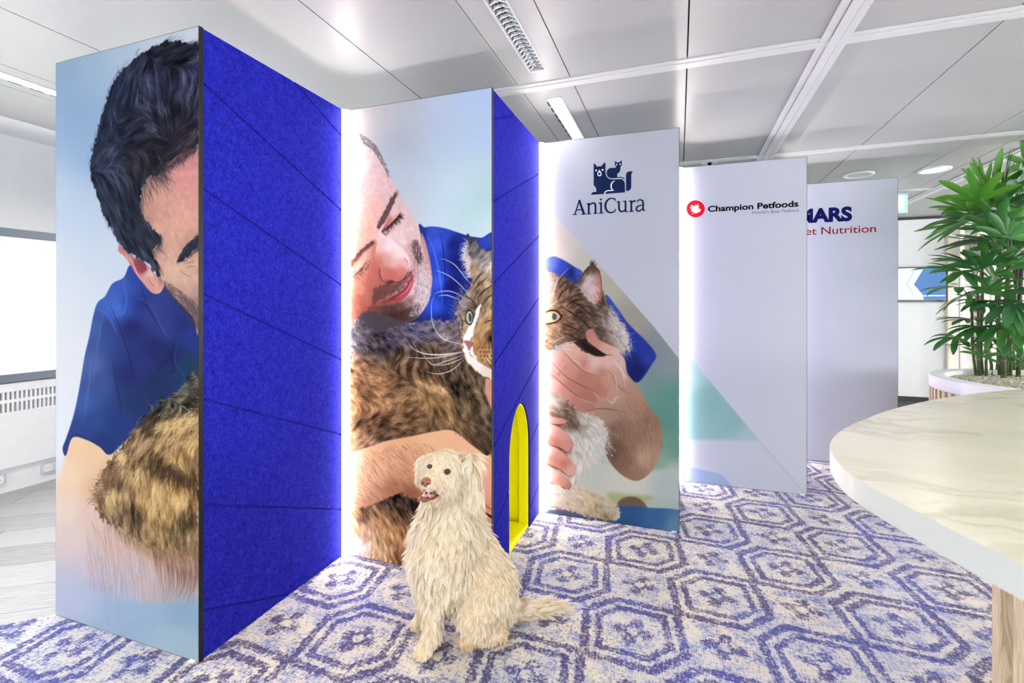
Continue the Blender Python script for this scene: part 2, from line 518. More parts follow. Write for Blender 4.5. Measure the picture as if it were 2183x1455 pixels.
# ceiling luminaires
def luminaire(lx, ya, yb, on, label, slots=False):
    t = thing('ceiling_luminaire', label, 'ceiling light', (lx, (ya + yb) / 2, CEIL), 'long recessed ceiling luminaires')
    w = .0435
    bm = bmesh.new()
    for q in ((lx - w - .002, lx - w + .004, ya, yb), (lx + w - .004, lx + w + .002, ya, yb), (lx - w, lx + w, ya, ya + .008), (lx - w, lx + w, yb - .008, yb)):
        add_box(bm, q[0], q[1], q[2], q[3], CEIL - .003, CEIL + .06)
    obj('frame', bm, MT['ceil_trim'], t)
    obj('reflector_tray', box(lx - w, lx + w, ya, yb, CEIL + .06, CEIL + .063), MT['dull_steel'], t)
    if on:
        obj('lamp_diffuser', box(lx - w + .012, lx + w - .006, ya + .01, yb - .01, CEIL + .026, CEIL + .032), MT['lamp'], t)
    else:
        bm = bmesh.new(); add_tube(bm, [(lx, ya + .03, CEIL + .045), (lx, yb - .03, CEIL + .045)], .008, 10)
        obj('lamp_tube', bm, MT['socket'], t)
    if 'outside' in label: return t
    # louvre blades with a curved lower edge
    bm = bmesh.new()
    n = int((yb - ya) / .036)
    for i in range(n + 1):
        y = ya + .012 + (yb - ya - .024) * i / n
        top, bot, N = CEIL + .024, [], 6
        pr = []
        for s in range(N + 1):
            u = s / N
            pr.append((lx - w + .005 + (2 * w - .01) * u, CEIL + .002 + .012 * math.sin(math.pi * u)))
        for a, b in zip(pr, pr[1:]):
            vs = [bm.verts.new(v) for v in ((a[0], y - .002, a[1]), (b[0], y - .002, b[1]), (b[0], y - .007, top), (a[0], y - .007, top), (a[0], y + .002, a[1]), (b[0], y + .002, b[1]), (b[0], y + .007, top), (a[0], y + .007, top))]
            for f in ((0, 1, 2, 3), (5, 4, 7, 6), (0, 4, 5, 1), (3, 2, 6, 7)):
                bm.faces.new([vs[j] for j in f])
    obj('louvre', bm, MT['steel'], t)
    if slots:
        bm = bmesh.new(); y = ya + .05
        while y < yb - .06:
            add_box(bm, lx - w - .012, lx - w - .003, y, y + .06, CEIL - .0035, CEIL - .001); y += .095
        obj('air_slot', bm, MT['black_gloss'], t)
    return t
SEGS = ((-2.80, -1.29), (-0.97, 0.53), (0.86, 2.425), (2.765, 4.25), (4.58, 6.08))
luminaire(LUM[1], *SEGS[2], False, 'unlit louvred ceiling luminaire above the man and cat face panel')
luminaire(LUM[1], *SEGS[3], True, 'brightly lit louvred ceiling luminaire above the cat logo panel', True)
luminaire(LUM[0], *SEGS[2], True, 'lit ceiling luminaire at the left near the window wall', True)
for li, si in ((0, 0), (0, 1), (0, 3), (1, 0), (1, 1), (2, 0), (2, 1), (3, 0), (3, 1), (3, 2), (3, 3), (3, 4)):  # unseen luminaires added to brighten the room
    luminaire(LUM[li], *SEGS[si], True, 'lit long ceiling luminaire added overhead outside the view of the photo')

def downlight(x, y, on, label):
    t = thing('downlight', label, 'downlight', (x, y, CEIL), 'round downlights in the far ceiling')
    bm = bmesh.new(); add_lathe(bm, [(.125, CEIL - .001), (.122, CEIL - .010), (.100, CEIL - .012), (.092, CEIL - .004), (.088, CEIL - .003)], x, y, 40)
    obj('ring', bm, MT['white_paint'], t, True)
    bm = bmesh.new(); r = add_lathe(bm, [(.089, CEIL - .003), (.05, CEIL - .006)], x, y, 40); bm.faces.new(r[-1])
    obj('lens', bm, glow('downlight_glow', (255, 252, 240), 14.0) if on else plain('frosted_lens', (196, 198, 196), .5), t, True)
downlight(1.60, 5.34, False, 'switched off round downlight above the rightmost white panel')
downlight(2.19, 5.37, True, 'glowing round downlight nearest the palm')

# exit sign hung from the ceiling, seen past the last panel
t = thing('exit_sign', 'pale green glowing exit sign hanging from the ceiling past the last panel', 'exit sign', (2.2, 6.2, CEIL))
ang = YAW
def sgn(x0, x1, y0, y1, z0, z1, b=0.0):
    bm = bmesh.new(); add_box(bm, x0, x1, y0, y1, z0, z1, b, 2, rot=ang, piv=(2.2, 6.2, 2.4)); return bm
obj('ceiling_mount', sgn(2.04, 2.20, 6.17, 6.23, 2.555, CEIL - .001, .004), MT['grey_alu'], t)
obj('housing', sgn(1.96, 2.325, 6.18, 6.22, 2.535, 2.556, .003), MT['grey_alu'], t)
obj('sign_plate', sgn(1.965, 2.32, 6.195, 6.205, 2.335, 2.536, .002), glow('exit_plate', (190, 240, 228), .62), t)
obj('pictogram_panel', sgn(2.19, 2.275, 6.190, 6.1945, 2.365, 2.515), glow('exit_white', (255, 255, 255), .9), t)

# black rod carrying the ceiling cable behind the third logo panel
t = thing('ceiling_rod', 'short black rod under a white ceiling rose behind the red maple leaf panel', 'rod', (.25, 4.44, CEIL))
bm = bmesh.new(); add_tube(bm, [(.25, 4.44, 2.33), (.25, 4.44, CEIL - .01)], .016, 14); obj('rod', bm, MT['black_gloss'], t, True)
bm = bmesh.new(); add_lathe(bm, [(.02, CEIL - .012), (.066, CEIL - .012), (.072, CEIL - .001)], .25, 4.44, 30); obj('ceiling_rose', bm, MT['socket'], t, True)
# ------------------------------------------------------------------ printed graphics (computed pixel by pixel)
# Traced outlines are given in tracing units and carried onto each print through the flat-plane relation below.
CW, CH = 480, 1350                       # texels of one 0.85 x 2.4 m print

def srgb2lin(c):
    c = np.asarray(c, float)
    return np.where(c <= 0.04045, c / 12.92, ((c + 0.055) / 1.055) ** 2.4)

def catmull(pts, n=6, closed=True):
    P = np.array(pts, float)
    m = len(P)
    out = []
    rng = range(m) if closed else range(m - 1)
    for i in rng:
        if closed:
            a, b, c, d = P[(i - 1) % m], P[i], P[(i + 1) % m], P[(i + 2) % m]
        else:
            a, b, c, d = P[max(i - 1, 0)], P[i], P[i + 1], P[min(i + 2, m - 1)]
        for k in range(n):
            t = k / n
            out.append(0.5 * ((2 * b) + (-a + c) * t + (2 * a - 5 * b + 4 * c - d) * t * t + (-a + 3 * b - 3 * c + d) * t ** 3))
    if not closed:
        out.append(P[-1])
    return np.array(out)

def sdist(px, py, poly):
    d2 = np.full(px.shape, 1e12, np.float32)
    inside = np.zeros(px.shape, bool)
    n = len(poly)
    for i in range(n):
        x0, y0 = poly[i]
        x1, y1 = poly[(i + 1) % n]
        ex, ey = x1 - x0, y1 - y0
        L = ex * ex + ey * ey
        if L < 1e-9:
            continue
        wx, wy = px - x0, py - y0
        t = np.clip((wx * ex + wy * ey) / L, 0, 1)
        d2 = np.minimum(d2, (wx - ex * t) ** 2 + (wy - ey * t) ** 2)
        if y0 != y1:
            c = (y0 <= py) != (y1 <= py)
            inside ^= c & (px < x0 + (py - y0) * ex / ey)
    d = np.sqrt(d2)
    return np.where(inside, -d, d)

def idw(px, py, pts, s=14.0, p=1.6):
    pts = np.array(pts, np.float32)
    num = np.zeros(px.shape + (pts.shape[1] - 2,), np.float32)
    den = np.zeros(px.shape, np.float32)
    for q in pts:
        w = ((px - q[0]) ** 2 + (py - q[1]) ** 2 + s * s) ** (-p)
        den += w
        num += w[..., None] * q[2:]
    return num / den[..., None]

def blur(a, r):
    r = int(r)
    if r < 1:
        return a
    for ax in (0, 1):
        for _ in range(2):
            pad = [(0, 0)] * a.ndim
            pad[ax] = (r + 1, r)
            c = np.cumsum(np.pad(a, pad, mode='edge'), axis=ax)
            n = a.shape[ax]
            hi = np.take(c, np.arange(2 * r + 1, 2 * r + 1 + n), axis=ax)
            lo = np.take(c, np.arange(0, n), axis=ax)
            a = (hi - lo) / (2 * r + 1)
    return a

class Canvas:
    def __init__(self, x0, x1, y, seed):
        # the print fills x0..x1 on the plane y, floor to 2.4 m
        self.x0, self.x1, self.y, self.rs = x0, x1, y, np.random.RandomState(seed)
        u = (np.arange(CW) + 0.5) / CW
        v = 1 - (np.arange(CH) + 0.5) / CH
        X = x0 + (x1 - x0) * u
        dep = X * FW[0] + y * FW[1]
        lat = X * RT[0] + y * RT[1]
        self.px = np.broadcast_to((PCX + PF * lat / dep)[None, :], (CH, CW)).astype(np.float32)
        self.py = (PHY - PF * (v[:, None] * 2.4 - CAMH) / dep[None, :]).astype(np.float32)
        self.img = np.zeros((CH, CW, 3), np.float32)
        self.sx = CW / abs(self.px[0, -1] - self.px[0, 0])
        self.sy = CH / np.mean(self.py[-1] - self.py[0])
    def to_tex(self, x, y):
        dx = FW[0] + RT[0] * (x - PCX) / PF
        dy = FW[1] + RT[1] * (x - PCX) / PF
        t = self.y / dy
        z = CAMH + t * (PHY - y) / PF
        return (t * dx - self.x0) / (self.x1 - self.x0) * CW - 0.5, (1 - z / 2.4) * CH - 0.5
    def win(self, poly, pad):
        x, y = poly[:, 0], poly[:, 1]
        cols = np.where((self.px[0] > x.min() - pad) & (self.px[0] < x.max() + pad))[0]
        if len(cols) == 0:
            return None
        sub = self.py[:, [cols[0], cols[-1]]]
        rows = np.where((sub.max(1) > y.min() - pad) & (sub.min(1) < y.max() + pad))[0]
        if len(rows) == 0:
            return None
        return slice(rows[0], rows[-1] + 1), slice(cols[0], cols[-1] + 1)
    def base(self, pts, s=60.0):
        self.img[:] = idw(self.px, self.py, pts, s)
    def mask(self, poly, soft=1.0, smooth=True, rough=0.0, rs=3):
        P = catmull(poly) if smooth else np.array(poly, float)
        m = np.zeros((CH, CW), np.float32)
        w = self.win(P, soft + 4 + rough * 2)
        if w is None:
            return m
        d = sdist(self.px[w], self.py[w], P)
        if rough:
            n = blur(self.rs.randn(*d.shape).astype(np.float32), rs)
            n /= n.std() + 1e-6
            d = d + n * rough
        m[w] = np.clip(0.5 - d / (2 * soft), 0, 1)
        m[w] = m[w] * m[w] * (3 - 2 * m[w])
        return m
    def put(self, m, pts, alpha=1.0, s=14.0):
        ys, xs = np.where(m > 0.002)
        if len(ys) == 0:
            return
        if np.ndim(pts) == 1:
            col = np.array(pts, np.float32)[None]
        else:
            col = idw(self.px[ys, xs], self.py[ys, xs], pts, s)
        a = (m[ys, xs] * alpha)[:, None]
        self.img[ys, xs] = self.img[ys, xs] * (1 - a) + col * a
    def fill(self, poly, pts, soft=1.0, alpha=1.0, s=14.0, smooth=True, rough=0.0):
        m = self.mask(poly, soft, smooth, rough)
        self.put(m, pts, alpha, s)
        return m
    def flow(self, pts):
        q = [(x, y, math.cos(math.radians(a)), math.sin(math.radians(a))) for x, y, a in pts]
        f = idw(self.px, self.py, q, 10.0, 1.4)
        fx, fy = f[..., 0] * self.sx, f[..., 1] * self.sy      # tracing units -> texels
        n = np.hypot(fx, fy) + 1e-6
        return fx / n, fy / n
    def lic(self, m, flow, amp=30.0, L=14, grain=1, tint=(1, 1, 1), clump=0.5):
        fx, fy = flow
        n0 = self.rs.randn(CH, CW).astype(np.float32)
        n1 = blur(self.rs.randn(CH, CW).astype(np.float32), 3)
        n1 /= n1.std()
        n0 = n0 * (1 - clump) + n1 * clump
        if grain > 1:
            n0 = blur(n0, grain - 1)
        ys, xs = np.where(m > 0.01)
        acc = np.zeros(len(ys), np.float32)
        for sgn in (1, -1):
            x, y = xs.astype(np.float32), ys.astype(np.float32)
            for k in range(L):
                xi = np.clip(x + 0.5, 0, CW - 1).astype(int)
                yi = np.clip(y + 0.5, 0, CH - 1).astype(int)
                acc += n0[yi, xi] * (1 - k / L)
                x = x + sgn * fx[yi, xi]
                y = y + sgn * fy[yi, xi]
        acc = (acc - acc.mean()) / (acc.std() + 1e-6)
        self.img[ys, xs] += (acc * amp * m[ys, xs])[:, None] * np.array(tint, np.float32)
    def splat(self, X, Y, A, C):
        # X, Y texel coordinates; bilinear accumulate, then composite over
        acc = np.zeros((CH * CW,), np.float64)
        col = np.zeros((3, CH * CW), np.float64)
        x0, y0 = np.floor(X).astype(int), np.floor(Y).astype(int)
        for dx in (0, 1):
            for dy in (0, 1):
                w = (1 - np.abs(X - x0 - dx)) * (1 - np.abs(Y - y0 - dy)) * A
                ok = (x0 + dx >= 0) & (x0 + dx < CW) & (y0 + dy >= 0) & (y0 + dy < CH)
                idx = ((y0 + dy) * CW + x0 + dx)[ok]
                acc += np.bincount(idx, w[ok], CH * CW)
                for c in range(3):
                    col[c] += np.bincount(idx, (w * C[:, c])[ok], CH * CW)
        ok = acc > 1e-4
        a = 1 - np.exp(-acc[ok])
        im = self.img.reshape(-1, 3)
        im[ok] = im[ok] * (1 - a[:, None]) + (col[:, ok] / acc[ok]).T * a[:, None]
    def line(self, pts, color, width=1.0, alpha=1.0, taper=True):
        P = catmull(pts, 10, closed=False)
        tx, ty = self.to_tex(P[:, 0], P[:, 1])
        seg = np.r_[0, np.cumsum(np.hypot(np.diff(tx), np.diff(ty)))]
        n = max(int(seg[-1] * 2), 2)
        s = np.linspace(0, seg[-1], n)
        x, y = np.interp(s, seg, tx), np.interp(s, seg, ty)
        t = s / seg[-1]
        w = width * (np.sin(np.pi * np.clip(t * 0.9 + 0.08, 0, 1)) if taper else np.ones(n))
        gx, gy = np.gradient(x), np.gradient(y)
        g = np.hypot(gx, gy) + 1e-6
        XX, YY, AA = [], [], []
        k = max(int(width * 2), 1)
        for o in np.linspace(-0.5, 0.5, k) if k > 1 else [0.0]:
            XX.append(x - gy / g * w * o)
            YY.append(y + gx / g * w * o)
            AA.append(np.full(n, alpha * 0.8) * (w / width))
        X, Y, A = map(np.concatenate, (XX, YY, AA))
        self.splat(X, Y, A, np.tile(np.array(color, float), (len(X), 1)))
    def hairs(self, m, flow, n, length, colors, alpha=0.6, wob=0.12, jit=10, edge=0.3):
        ys, xs = np.where(m > edge)
        if len(ys) == 0:
            return
        pick = self.rs.randint(0, len(ys), n)
        x, y = xs[pick] + self.rs.rand(n), ys[pick] + self.rs.rand(n)
        C = np.array(colors, float)[self.rs.randint(0, len(colors), n)] + self.rs.randn(n, 1) * jit
        L = length * (0.5 + self.rs.rand(n))
        fx, fy = flow
        bend = self.rs.randn(n) * wob
        ang = self.rs.randn(n) * wob
        XX, YY, AA, CC = [], [], [], []
        steps = int(length * 1.5 * 1.4)
        for k in range(steps):
            t = k * 0.7 / L
            live = t < 1
            xi, yi = np.clip(x, 0, CW - 1).astype(int), np.clip(y, 0, CH - 1).astype(int)
            a = np.arctan2(fy[yi, xi], fx[yi, xi]) + ang + bend * t * 2
            XX.append(x[live].copy()); YY.append(y[live].copy())
            AA.append((alpha * (1 - t[live]) ** 0.6)); CC.append(C[live])
            x = x + np.cos(a) * 0.7
            y = y + np.sin(a) * 0.7
        self.splat(np.concatenate(XX), np.concatenate(YY), np.concatenate(AA), np.concatenate(CC))
def print_man():
    c = Canvas(PX_[0], PX_[1], PY_[0], 1)
    c.base([(140,150,165,192,222),(200,130,178,203,228),(160,260,158,190,224),(190,330,165,192,225),(260,120,196,214,236),(330,90,215,226,240),(415,60,226,234,242),
            (135,420,196,212,232),(180,480,198,214,234),(135,560,212,220,232),(220,560,205,218,232),(130,680,220,224,232),(180,640,214,222,234),(130,820,224,228,236),(150,760,222,226,234),
            (130,930,226,232,242),(130,1060,228,224,224),(135,1180,214,206,214),(140,1270,196,204,228),(300,1320,158,184,214),(400,1400,172,194,208),(410,1300,140,172,202),(250,1310,168,188,214),(350,1370,176,198,212)], 45)
    # upper arm and forearm
    arm = [(152,930),(185,932),(215,945),(245,965),(240,1000),(222,1060),(215,1110),(240,1125),(300,1150),(360,1150),(425,1130),(425,1285),(380,1292),(320,1292),(230,1285),(150,1272),(118,1262),(118,1060),(131,1010)]
    m = c.fill(arm, [(165,950,236,205,172),(200,960,232,200,168),(150,1020,238,212,186),(200,1040,226,190,160),(140,1090,232,216,205),(190,1100,224,198,188),(150,1150,222,206,206),(260,1160,220,192,184),(340,1190,222,188,176),(400,1190,222,184,166),(410,1150,206,166,146),
                     (200,1210,212,200,210),(300,1230,206,194,204),(390,1240,205,182,178),(260,1270,192,196,216),(380,1275,176,182,198),(140,1250,196,200,222),(200,1265,186,194,220)], 7, s=22)
    m2 = c.mask([(190,1105),(300,1140),(425,1140),(425,1295),(330,1298),(210,1270)], 12)
    fl = c.flow([(200,1120,70),(260,1150,84),(320,1180,78),(400,1180,60),(410,1230,95),(330,1240,85),(400,1280,110),(250,1240,88)])
    c.hairs(m2, fl, 900, 45, [(140,108,96),(164,128,114),(184,154,142)], 0.28, 0.07)
    c.fill([(100,1262),(200,1262),(300,1284),(370,1288),(430,1276),(430,1330),(300,1330),(100,1300)], [(130,1285,190,200,224),(300,1305,166,190,216),(410,1300,150,178,206)], 9, .75)
    c.hairs(c.mask([(320,1140),(425,1130),(425,1230),(350,1200)], 8), fl, 420, 55, [(98,68,56),(124,90,74)], 0.42, 0.06)
    # scrub shirt
    sh = [(279,565),(264,592),(240,605),(224,632),(208,646),(199,673),(190,719),(180,762),(168,834),(156,889),(141,935),(133,958),(140,973),(154,935),(183,939),(212,954),(235,971),(275,935),(318,900),(360,872),(425,845),(425,660),(395,645),(350,600),(310,580)]
    c.fill(sh, [(284,590,48,72,160),(262,602,66,98,182),(232,635,70,104,186),(250,655,72,116,206),(270,650,50,84,170),(205,700,70,100,168),(225,700,52,72,138),(195,780,78,102,164),(215,820,62,86,150),(180,860,66,96,164),(205,900,50,78,142),(165,930,50,74,138),(220,945,40,58,122),
                (280,700,34,42,112),(300,650,40,52,126),(325,660,56,70,142),(350,700,54,66,140),(330,740,36,46,108),(300,780,42,54,122),(270,800,36,48,110),(290,860,36,56,106),(250,900,42,62,128),(370,760,34,46,100),(390,690,40,52,122),(410,720,44,60,138),(400,780,36,66,98),(330,820,36,52,96),(410,660,40,56,130)], 1.6, s=9)
    for p, col, w, a in [([(236,654),(256,700),(275,760),(292,820),(300,870)],(24,30,84),3,.8),([(292,636),(318,650),(345,700),(368,730)],(74,92,168),7,.5),([(300,640),(322,668),(350,715)],(30,38,96),5,.5),
                         ([(372,728),(366,760),(372,790),(350,800)],(22,30,74),3,.7),([(380,730),(374,770),(392,800),(400,830)],(60,78,158),4,.5),([(212,660),(235,680),(252,720)],(84,120,204),8,.35),
                         ([(228,655),(216,690),(205,760),(196,830)],(92,118,180),9,.35),([(195,760),(190,820),(178,900)],(96,124,188),8,.3),([(262,600),(270,640),(262,670),(248,672)],(84,130,220),7,.3),
                         ([(330,800),(345,780),(372,756)],(20,30,70),3,.6),([(240,770),(252,840),(262,900)],(30,42,96),9,.4),([(142,968),(155,930),(185,936),(233,968)],(24,36,84),2.5,.6),
                         ([(382,610),(395,640),(412,680)],(70,100,190),4,.5),([(300,600),(310,640),(340,690)],(30,40,104),8,.35)]:
        c.line(p, col, w, a * 0.5)
    # face
    face = [(425,296),(405,312),(372,334),(350,352),(330,372),(312,385),(300,420),(293,460),(292,500),(322,548),(336,580),(350,606),(378,640),(412,676),(425,690)]
    mf = c.fill(face, [(405,330,206,150,150),(400,380,226,162,158),(370,370,222,160,152),(340,410,224,172,160),(310,430,206,158,146),(310,470,190,142,132),(340,480,220,170,156),(390,470,226,174,160),(350,530,222,178,162),(375,580,222,184,166),(405,570,212,176,154),(405,520,200,156,140),(360,600,214,178,164),(385,630,198,166,154),(410,655,160,130,124),(330,550,206,162,150)], 2, s=12)
    fl = c.flow([(400,360,140),(350,560,60),(390,620,60),(320,460,100)])
    c.lic(mf, fl, 4, 6, 1, (1, .9, .85))
    c.hairs(c.mask([(352,598),(425,655),(425,700),(380,650),(345,612)], 4), c.flow([(380,630,65),(410,665,80)]), 700, 12, [(60,52,60),(90,78,80)], .45, .3)
    # ear
    c.fill([(254,524),(253,536),(267,549),(277,563),(289,583),(304,602),(322,623),(338,627),(348,617),(350,604),(329,582),(314,565),(286,549),(267,533)],
           [(258,528,206,138,136),(272,546,214,150,142),(292,572,196,120,120),(306,572,150,78,92),(318,585,226,188,178),(312,600,214,160,150),(335,612,226,176,164),(345,605,200,150,140),(324,618,214,156,146)], 1.2, s=6)
    c.fill([(289,553),(304,556),(312,570),(306,582),(295,580),(288,566)], (146,72,86), 2.5, .85)
    c.line([(268,545),(282,560),(294,586),(310,604)], (234,186,176), 4, .35)
    c.line([(312,562),(320,580),(330,590)], (236,202,190), 4, .4)
    c.line([(318,590),(322,604),(336,616)], (180,118,112), 3, .4)
    # eyebrow and eye creases
    c.fill([(425,503),(411,512),(394,533),(376,562),(386,560),(400,548),(414,534),(425,528)], (46,48,66), 2.0, .95, rough=1.5)
    c.hairs(c.mask([(425,500),(392,530),(376,563),(410,545),(425,530)], 3), c.flow([(400,540,-40)]), 260, 14, [(36,38,56),(60,58,74)], .6, .2)
    for p in ([(396,556),(404,549),(416,546)],[(394,562),(405,560),(418,560)],[(398,572),(408,568),(420,570)],[(386,575),(396,585),(412,592)]):
        c.line(p, (150,112,100), 2, .4)
    # hair
    hair = [(425,106),(405,92),(378,85),(351,88),(329,99),(304,112),(280,131),(255,153),(239,178),(227,212),(214,252),(206,293),(196,327),(192.5,358),(196,386),(207,420),(221,454),(233,480),(248,508),(258,524),(273,539),(298,552),(317,562),(329,578),(337,592),(341,580),(328,545),(326,528),(345,520),(340,500),(318,476),(302,452),(300,425),(305,400),(316,380),(338,372),(350,356),(372,336),(404,314),(425,300)]
    mh = c.mask(hair, 2.0, rough=1.6)
    c.put(mh, [(400,110,40,42,54),(350,110,36,40,52),(300,150,50,56,78),(260,190,44,54,78),(320,180,52,56,82),(380,150,34,36,50),(410,150,84,88,128),(400,180,60,62,92),(300,230,44,48,68),(250,250,42,52,78),(350,240,36,38,52),(400,250,44,42,56),
               (230,310,46,58,84),(280,300,50,56,78),(310,290,52,52,66),(350,300,44,42,52),(400,290,66,56,62),(215,360,50,60,86),(260,360,50,54,70),(300,350,58,50,56),(330,340,40,38,46),(240,420,52,62,84),(280,420,40,48,66),(300,500,42,52,72),(270,500,48,60,84),(320,545,44,54,72),(340,580,60,62,74),(290,460,38,44,60)], s=12)
    fl = c.flow([(400,105,-15),(350,105,-25),(300,140,120),(260,200,115),(230,280,108),(320,180,80),(380,190,95),(410,200,100),(350,260,70),(400,280,150),(280,270,-45),(240,330,-50),(215,340,-60),(310,300,-30),(340,310,20),(330,350,75),(300,350,80),(250,380,62),(215,400,70),(270,440,70),(300,420,88),(300,480,70),(320,530,58),(260,490,62),(340,570,60),(370,330,150)])
    c.lic(mh, fl, 15, 26, 1, (.9, .94, 1.1), .35)
    c.lic(mh, fl, 9, 30, 3, (.9, .95, 1.1), .8)
    c.hairs(mh, fl, 2600, 34, [(22,24,36),(30,30,42),(44,46,62)], .5, .14)
    c.hairs(mh, fl, 900, 30, [(92,102,132),(112,118,150),(76,84,112),(96,88,92)], .30, .2)
    for cx_, cy_, r in ((312,165,18),(322,185,16),(405,170,22),(395,200,20),(300,215,16),(318,270,12),(345,225,14),(250,370,18),(230,330,14)):
        blob = c.mask([(cx_ - r, cy_), (cx_, cy_ - r), (cx_ + r, cy_), (cx_, cy_ + r)], 8)
        c.hairs(blob, fl, 70, 26, [(120,126,160),(150,154,186),(92,98,130)], .30, .3)
    wisps = c.mask([(316,366),(352,346),(358,372),(344,392),(326,404),(306,420),(300,400)], 4)
    c.hairs(c.mask([(296,430),(304,424),(308,470),(330,490),(346,506),(340,536),(318,520),(298,480)], 4), c.flow([(305,450,75),(330,500,60),(340,520,100)]), 260, 14, [(50,52,64),(80,72,78)], .4, .25)
    c.hairs(c.mask([(404,300),(425,292),(425,312),(372,350),(350,360),(345,350)], 4), c.flow([(400,310,130),(360,345,60)]), 240, 20, [(44,40,48),(70,62,66)], .4, .3)
    c.hairs(wisps, c.flow([(330,390,62),(350,380,55),(310,420,80)]), 190, 36, [(52,50,60),(72,64,68)], .42, .2)
    c.hairs(c.mask([(340,350),(425,296),(425,316),(360,352)], 6), c.flow([(380,330,125),(410,310,130)]), 260, 22, [(44,40,50),(66,58,66)], .45, .2)
    c.hairs(c.mask([(250,155),(300,110),(200,300),(194,370),(190,330),(232,190)], 4), c.flow([(260,150,-60),(210,270,-70),(195,350,-100)]), 160, 18, [(60,70,100)], .4, .3)
    # the cat's back
    cat = [(425,812),(378,838),(341,862),(312,888),(285,920),(258,955),(235,985),(214,1010),(206,1040),(201,1072),(214,1100),(240,1124),(270,1138),(300,1158),(333,1171),(382,1174),(425,1160)]
    mc = c.mask(cat, 4, rough=4)
    c.put(mc, [(400,835,52,62,64),(350,870,60,64,60),(390,870,62,66,56),(320,905,84,78,62),(405,905,190,158,112),(375,915,196,160,110),(345,930,158,130,96),(300,950,150,126,96),(265,975,138,112,90),(230,1010,128,98,78),(240,1050,150,126,98),(222,1085,160,132,104),(330,985,126,104,72),(300,1010,160,132,92),(350,1010,116,88,58),(390,985,176,140,92),(405,1020,140,100,60),(340,1045,196,162,108),(310,1080,176,144,98),(285,1110,92,78,62),(380,1060,190,152,98),(400,1090,120,90,58),(350,1110,170,140,92),(390,1130,104,92,64),(330,1150,160,134,96),(300,1140,150,124,94),(265,1110,108,90,74),(410,1150,150,128,100)], s=8)
    fl = c.flow([(400,840,-20),(340,890,140),(390,920,130),(300,960,125),(250,1000,110),(240,1060,95),(300,1030,85),(350,1000,120),(390,1000,75),(340,1060,95),(390,1080,88),(300,1110,85),(350,1130,86),(400,1140,95),(220,1090,70)])
    c.lic(mc, fl, 20, 20, 2, (1.1, 1.0, .8), .6)
    c.lic(mc, fl, 18, 22, 5, (1.1, 1.0, .8), .9)
    c.hairs(mc, fl, 2200, 24, [(60,48,36),(90,72,50),(48,40,34)], .30, .3)
    c.hairs(mc, fl, 2600, 22, [(232,198,142),(214,176,120),(190,156,108),(240,214,168)], .32, .4)
    for bx, by, br in ((405,905,24),(372,918,20),(345,1050,22),(398,985,18),(300,1012,18),(335,1085,18),(385,1062,16),(262,972,14),(235,1055,14)):
        c.hairs(c.mask([(bx-br,by),(bx,by-br),(bx+br,by),(bx,by+br)], 14, rough=9, rs=8) * mc, fl, 170, 26, [(236,206,152),(222,186,128),(246,222,176)], .42, .35)
    for bx, by, br in ((330,985,16),(352,1010,14),(288,1112,18),(402,1025,16),(375,1000,10),(395,1100,14),(410,850,20),(316,905,14)):
        c.hairs(c.mask([(bx-br,by),(bx,by-br),(bx+br,by),(bx,by+br)], 14, rough=9, rs=8) * mc, fl, 150, 26, [(62,48,36),(84,64,44),(50,42,36)], .42, .3)
    c.hairs(c.mask([(240,985),(206,1040),(200,1080),(230,1060),(260,1000)], 6), c.flow([(220,1040,160),(240,1000,150)]), 300, 26, [(120,92,74),(90,70,60)], .4, .4)
    c.hairs(c.mask([(220,1100),(300,1150),(333,1166),(425,1158),(425,1176),(330,1180),(280,1152)], 5), c.flow([(300,1150,80),(400,1165,90)]), 500, 30, [(150,124,92),(110,88,66),(186,156,116)], .45, .25)
    for p in ([(384,885),(388,868),(402,875),(410,870)],[(388,880),(384,862)],[(395,888),(412,876)],[(360,866),(372,880)]):
        c.line(p, (206,206,200), 1.2, .7)
    dk = c.mask([(392,985),(425,975),(425,1010),(405,1040),(395,1015)], 8)
    c.put(dk, (70,54,40), .4)
    return c

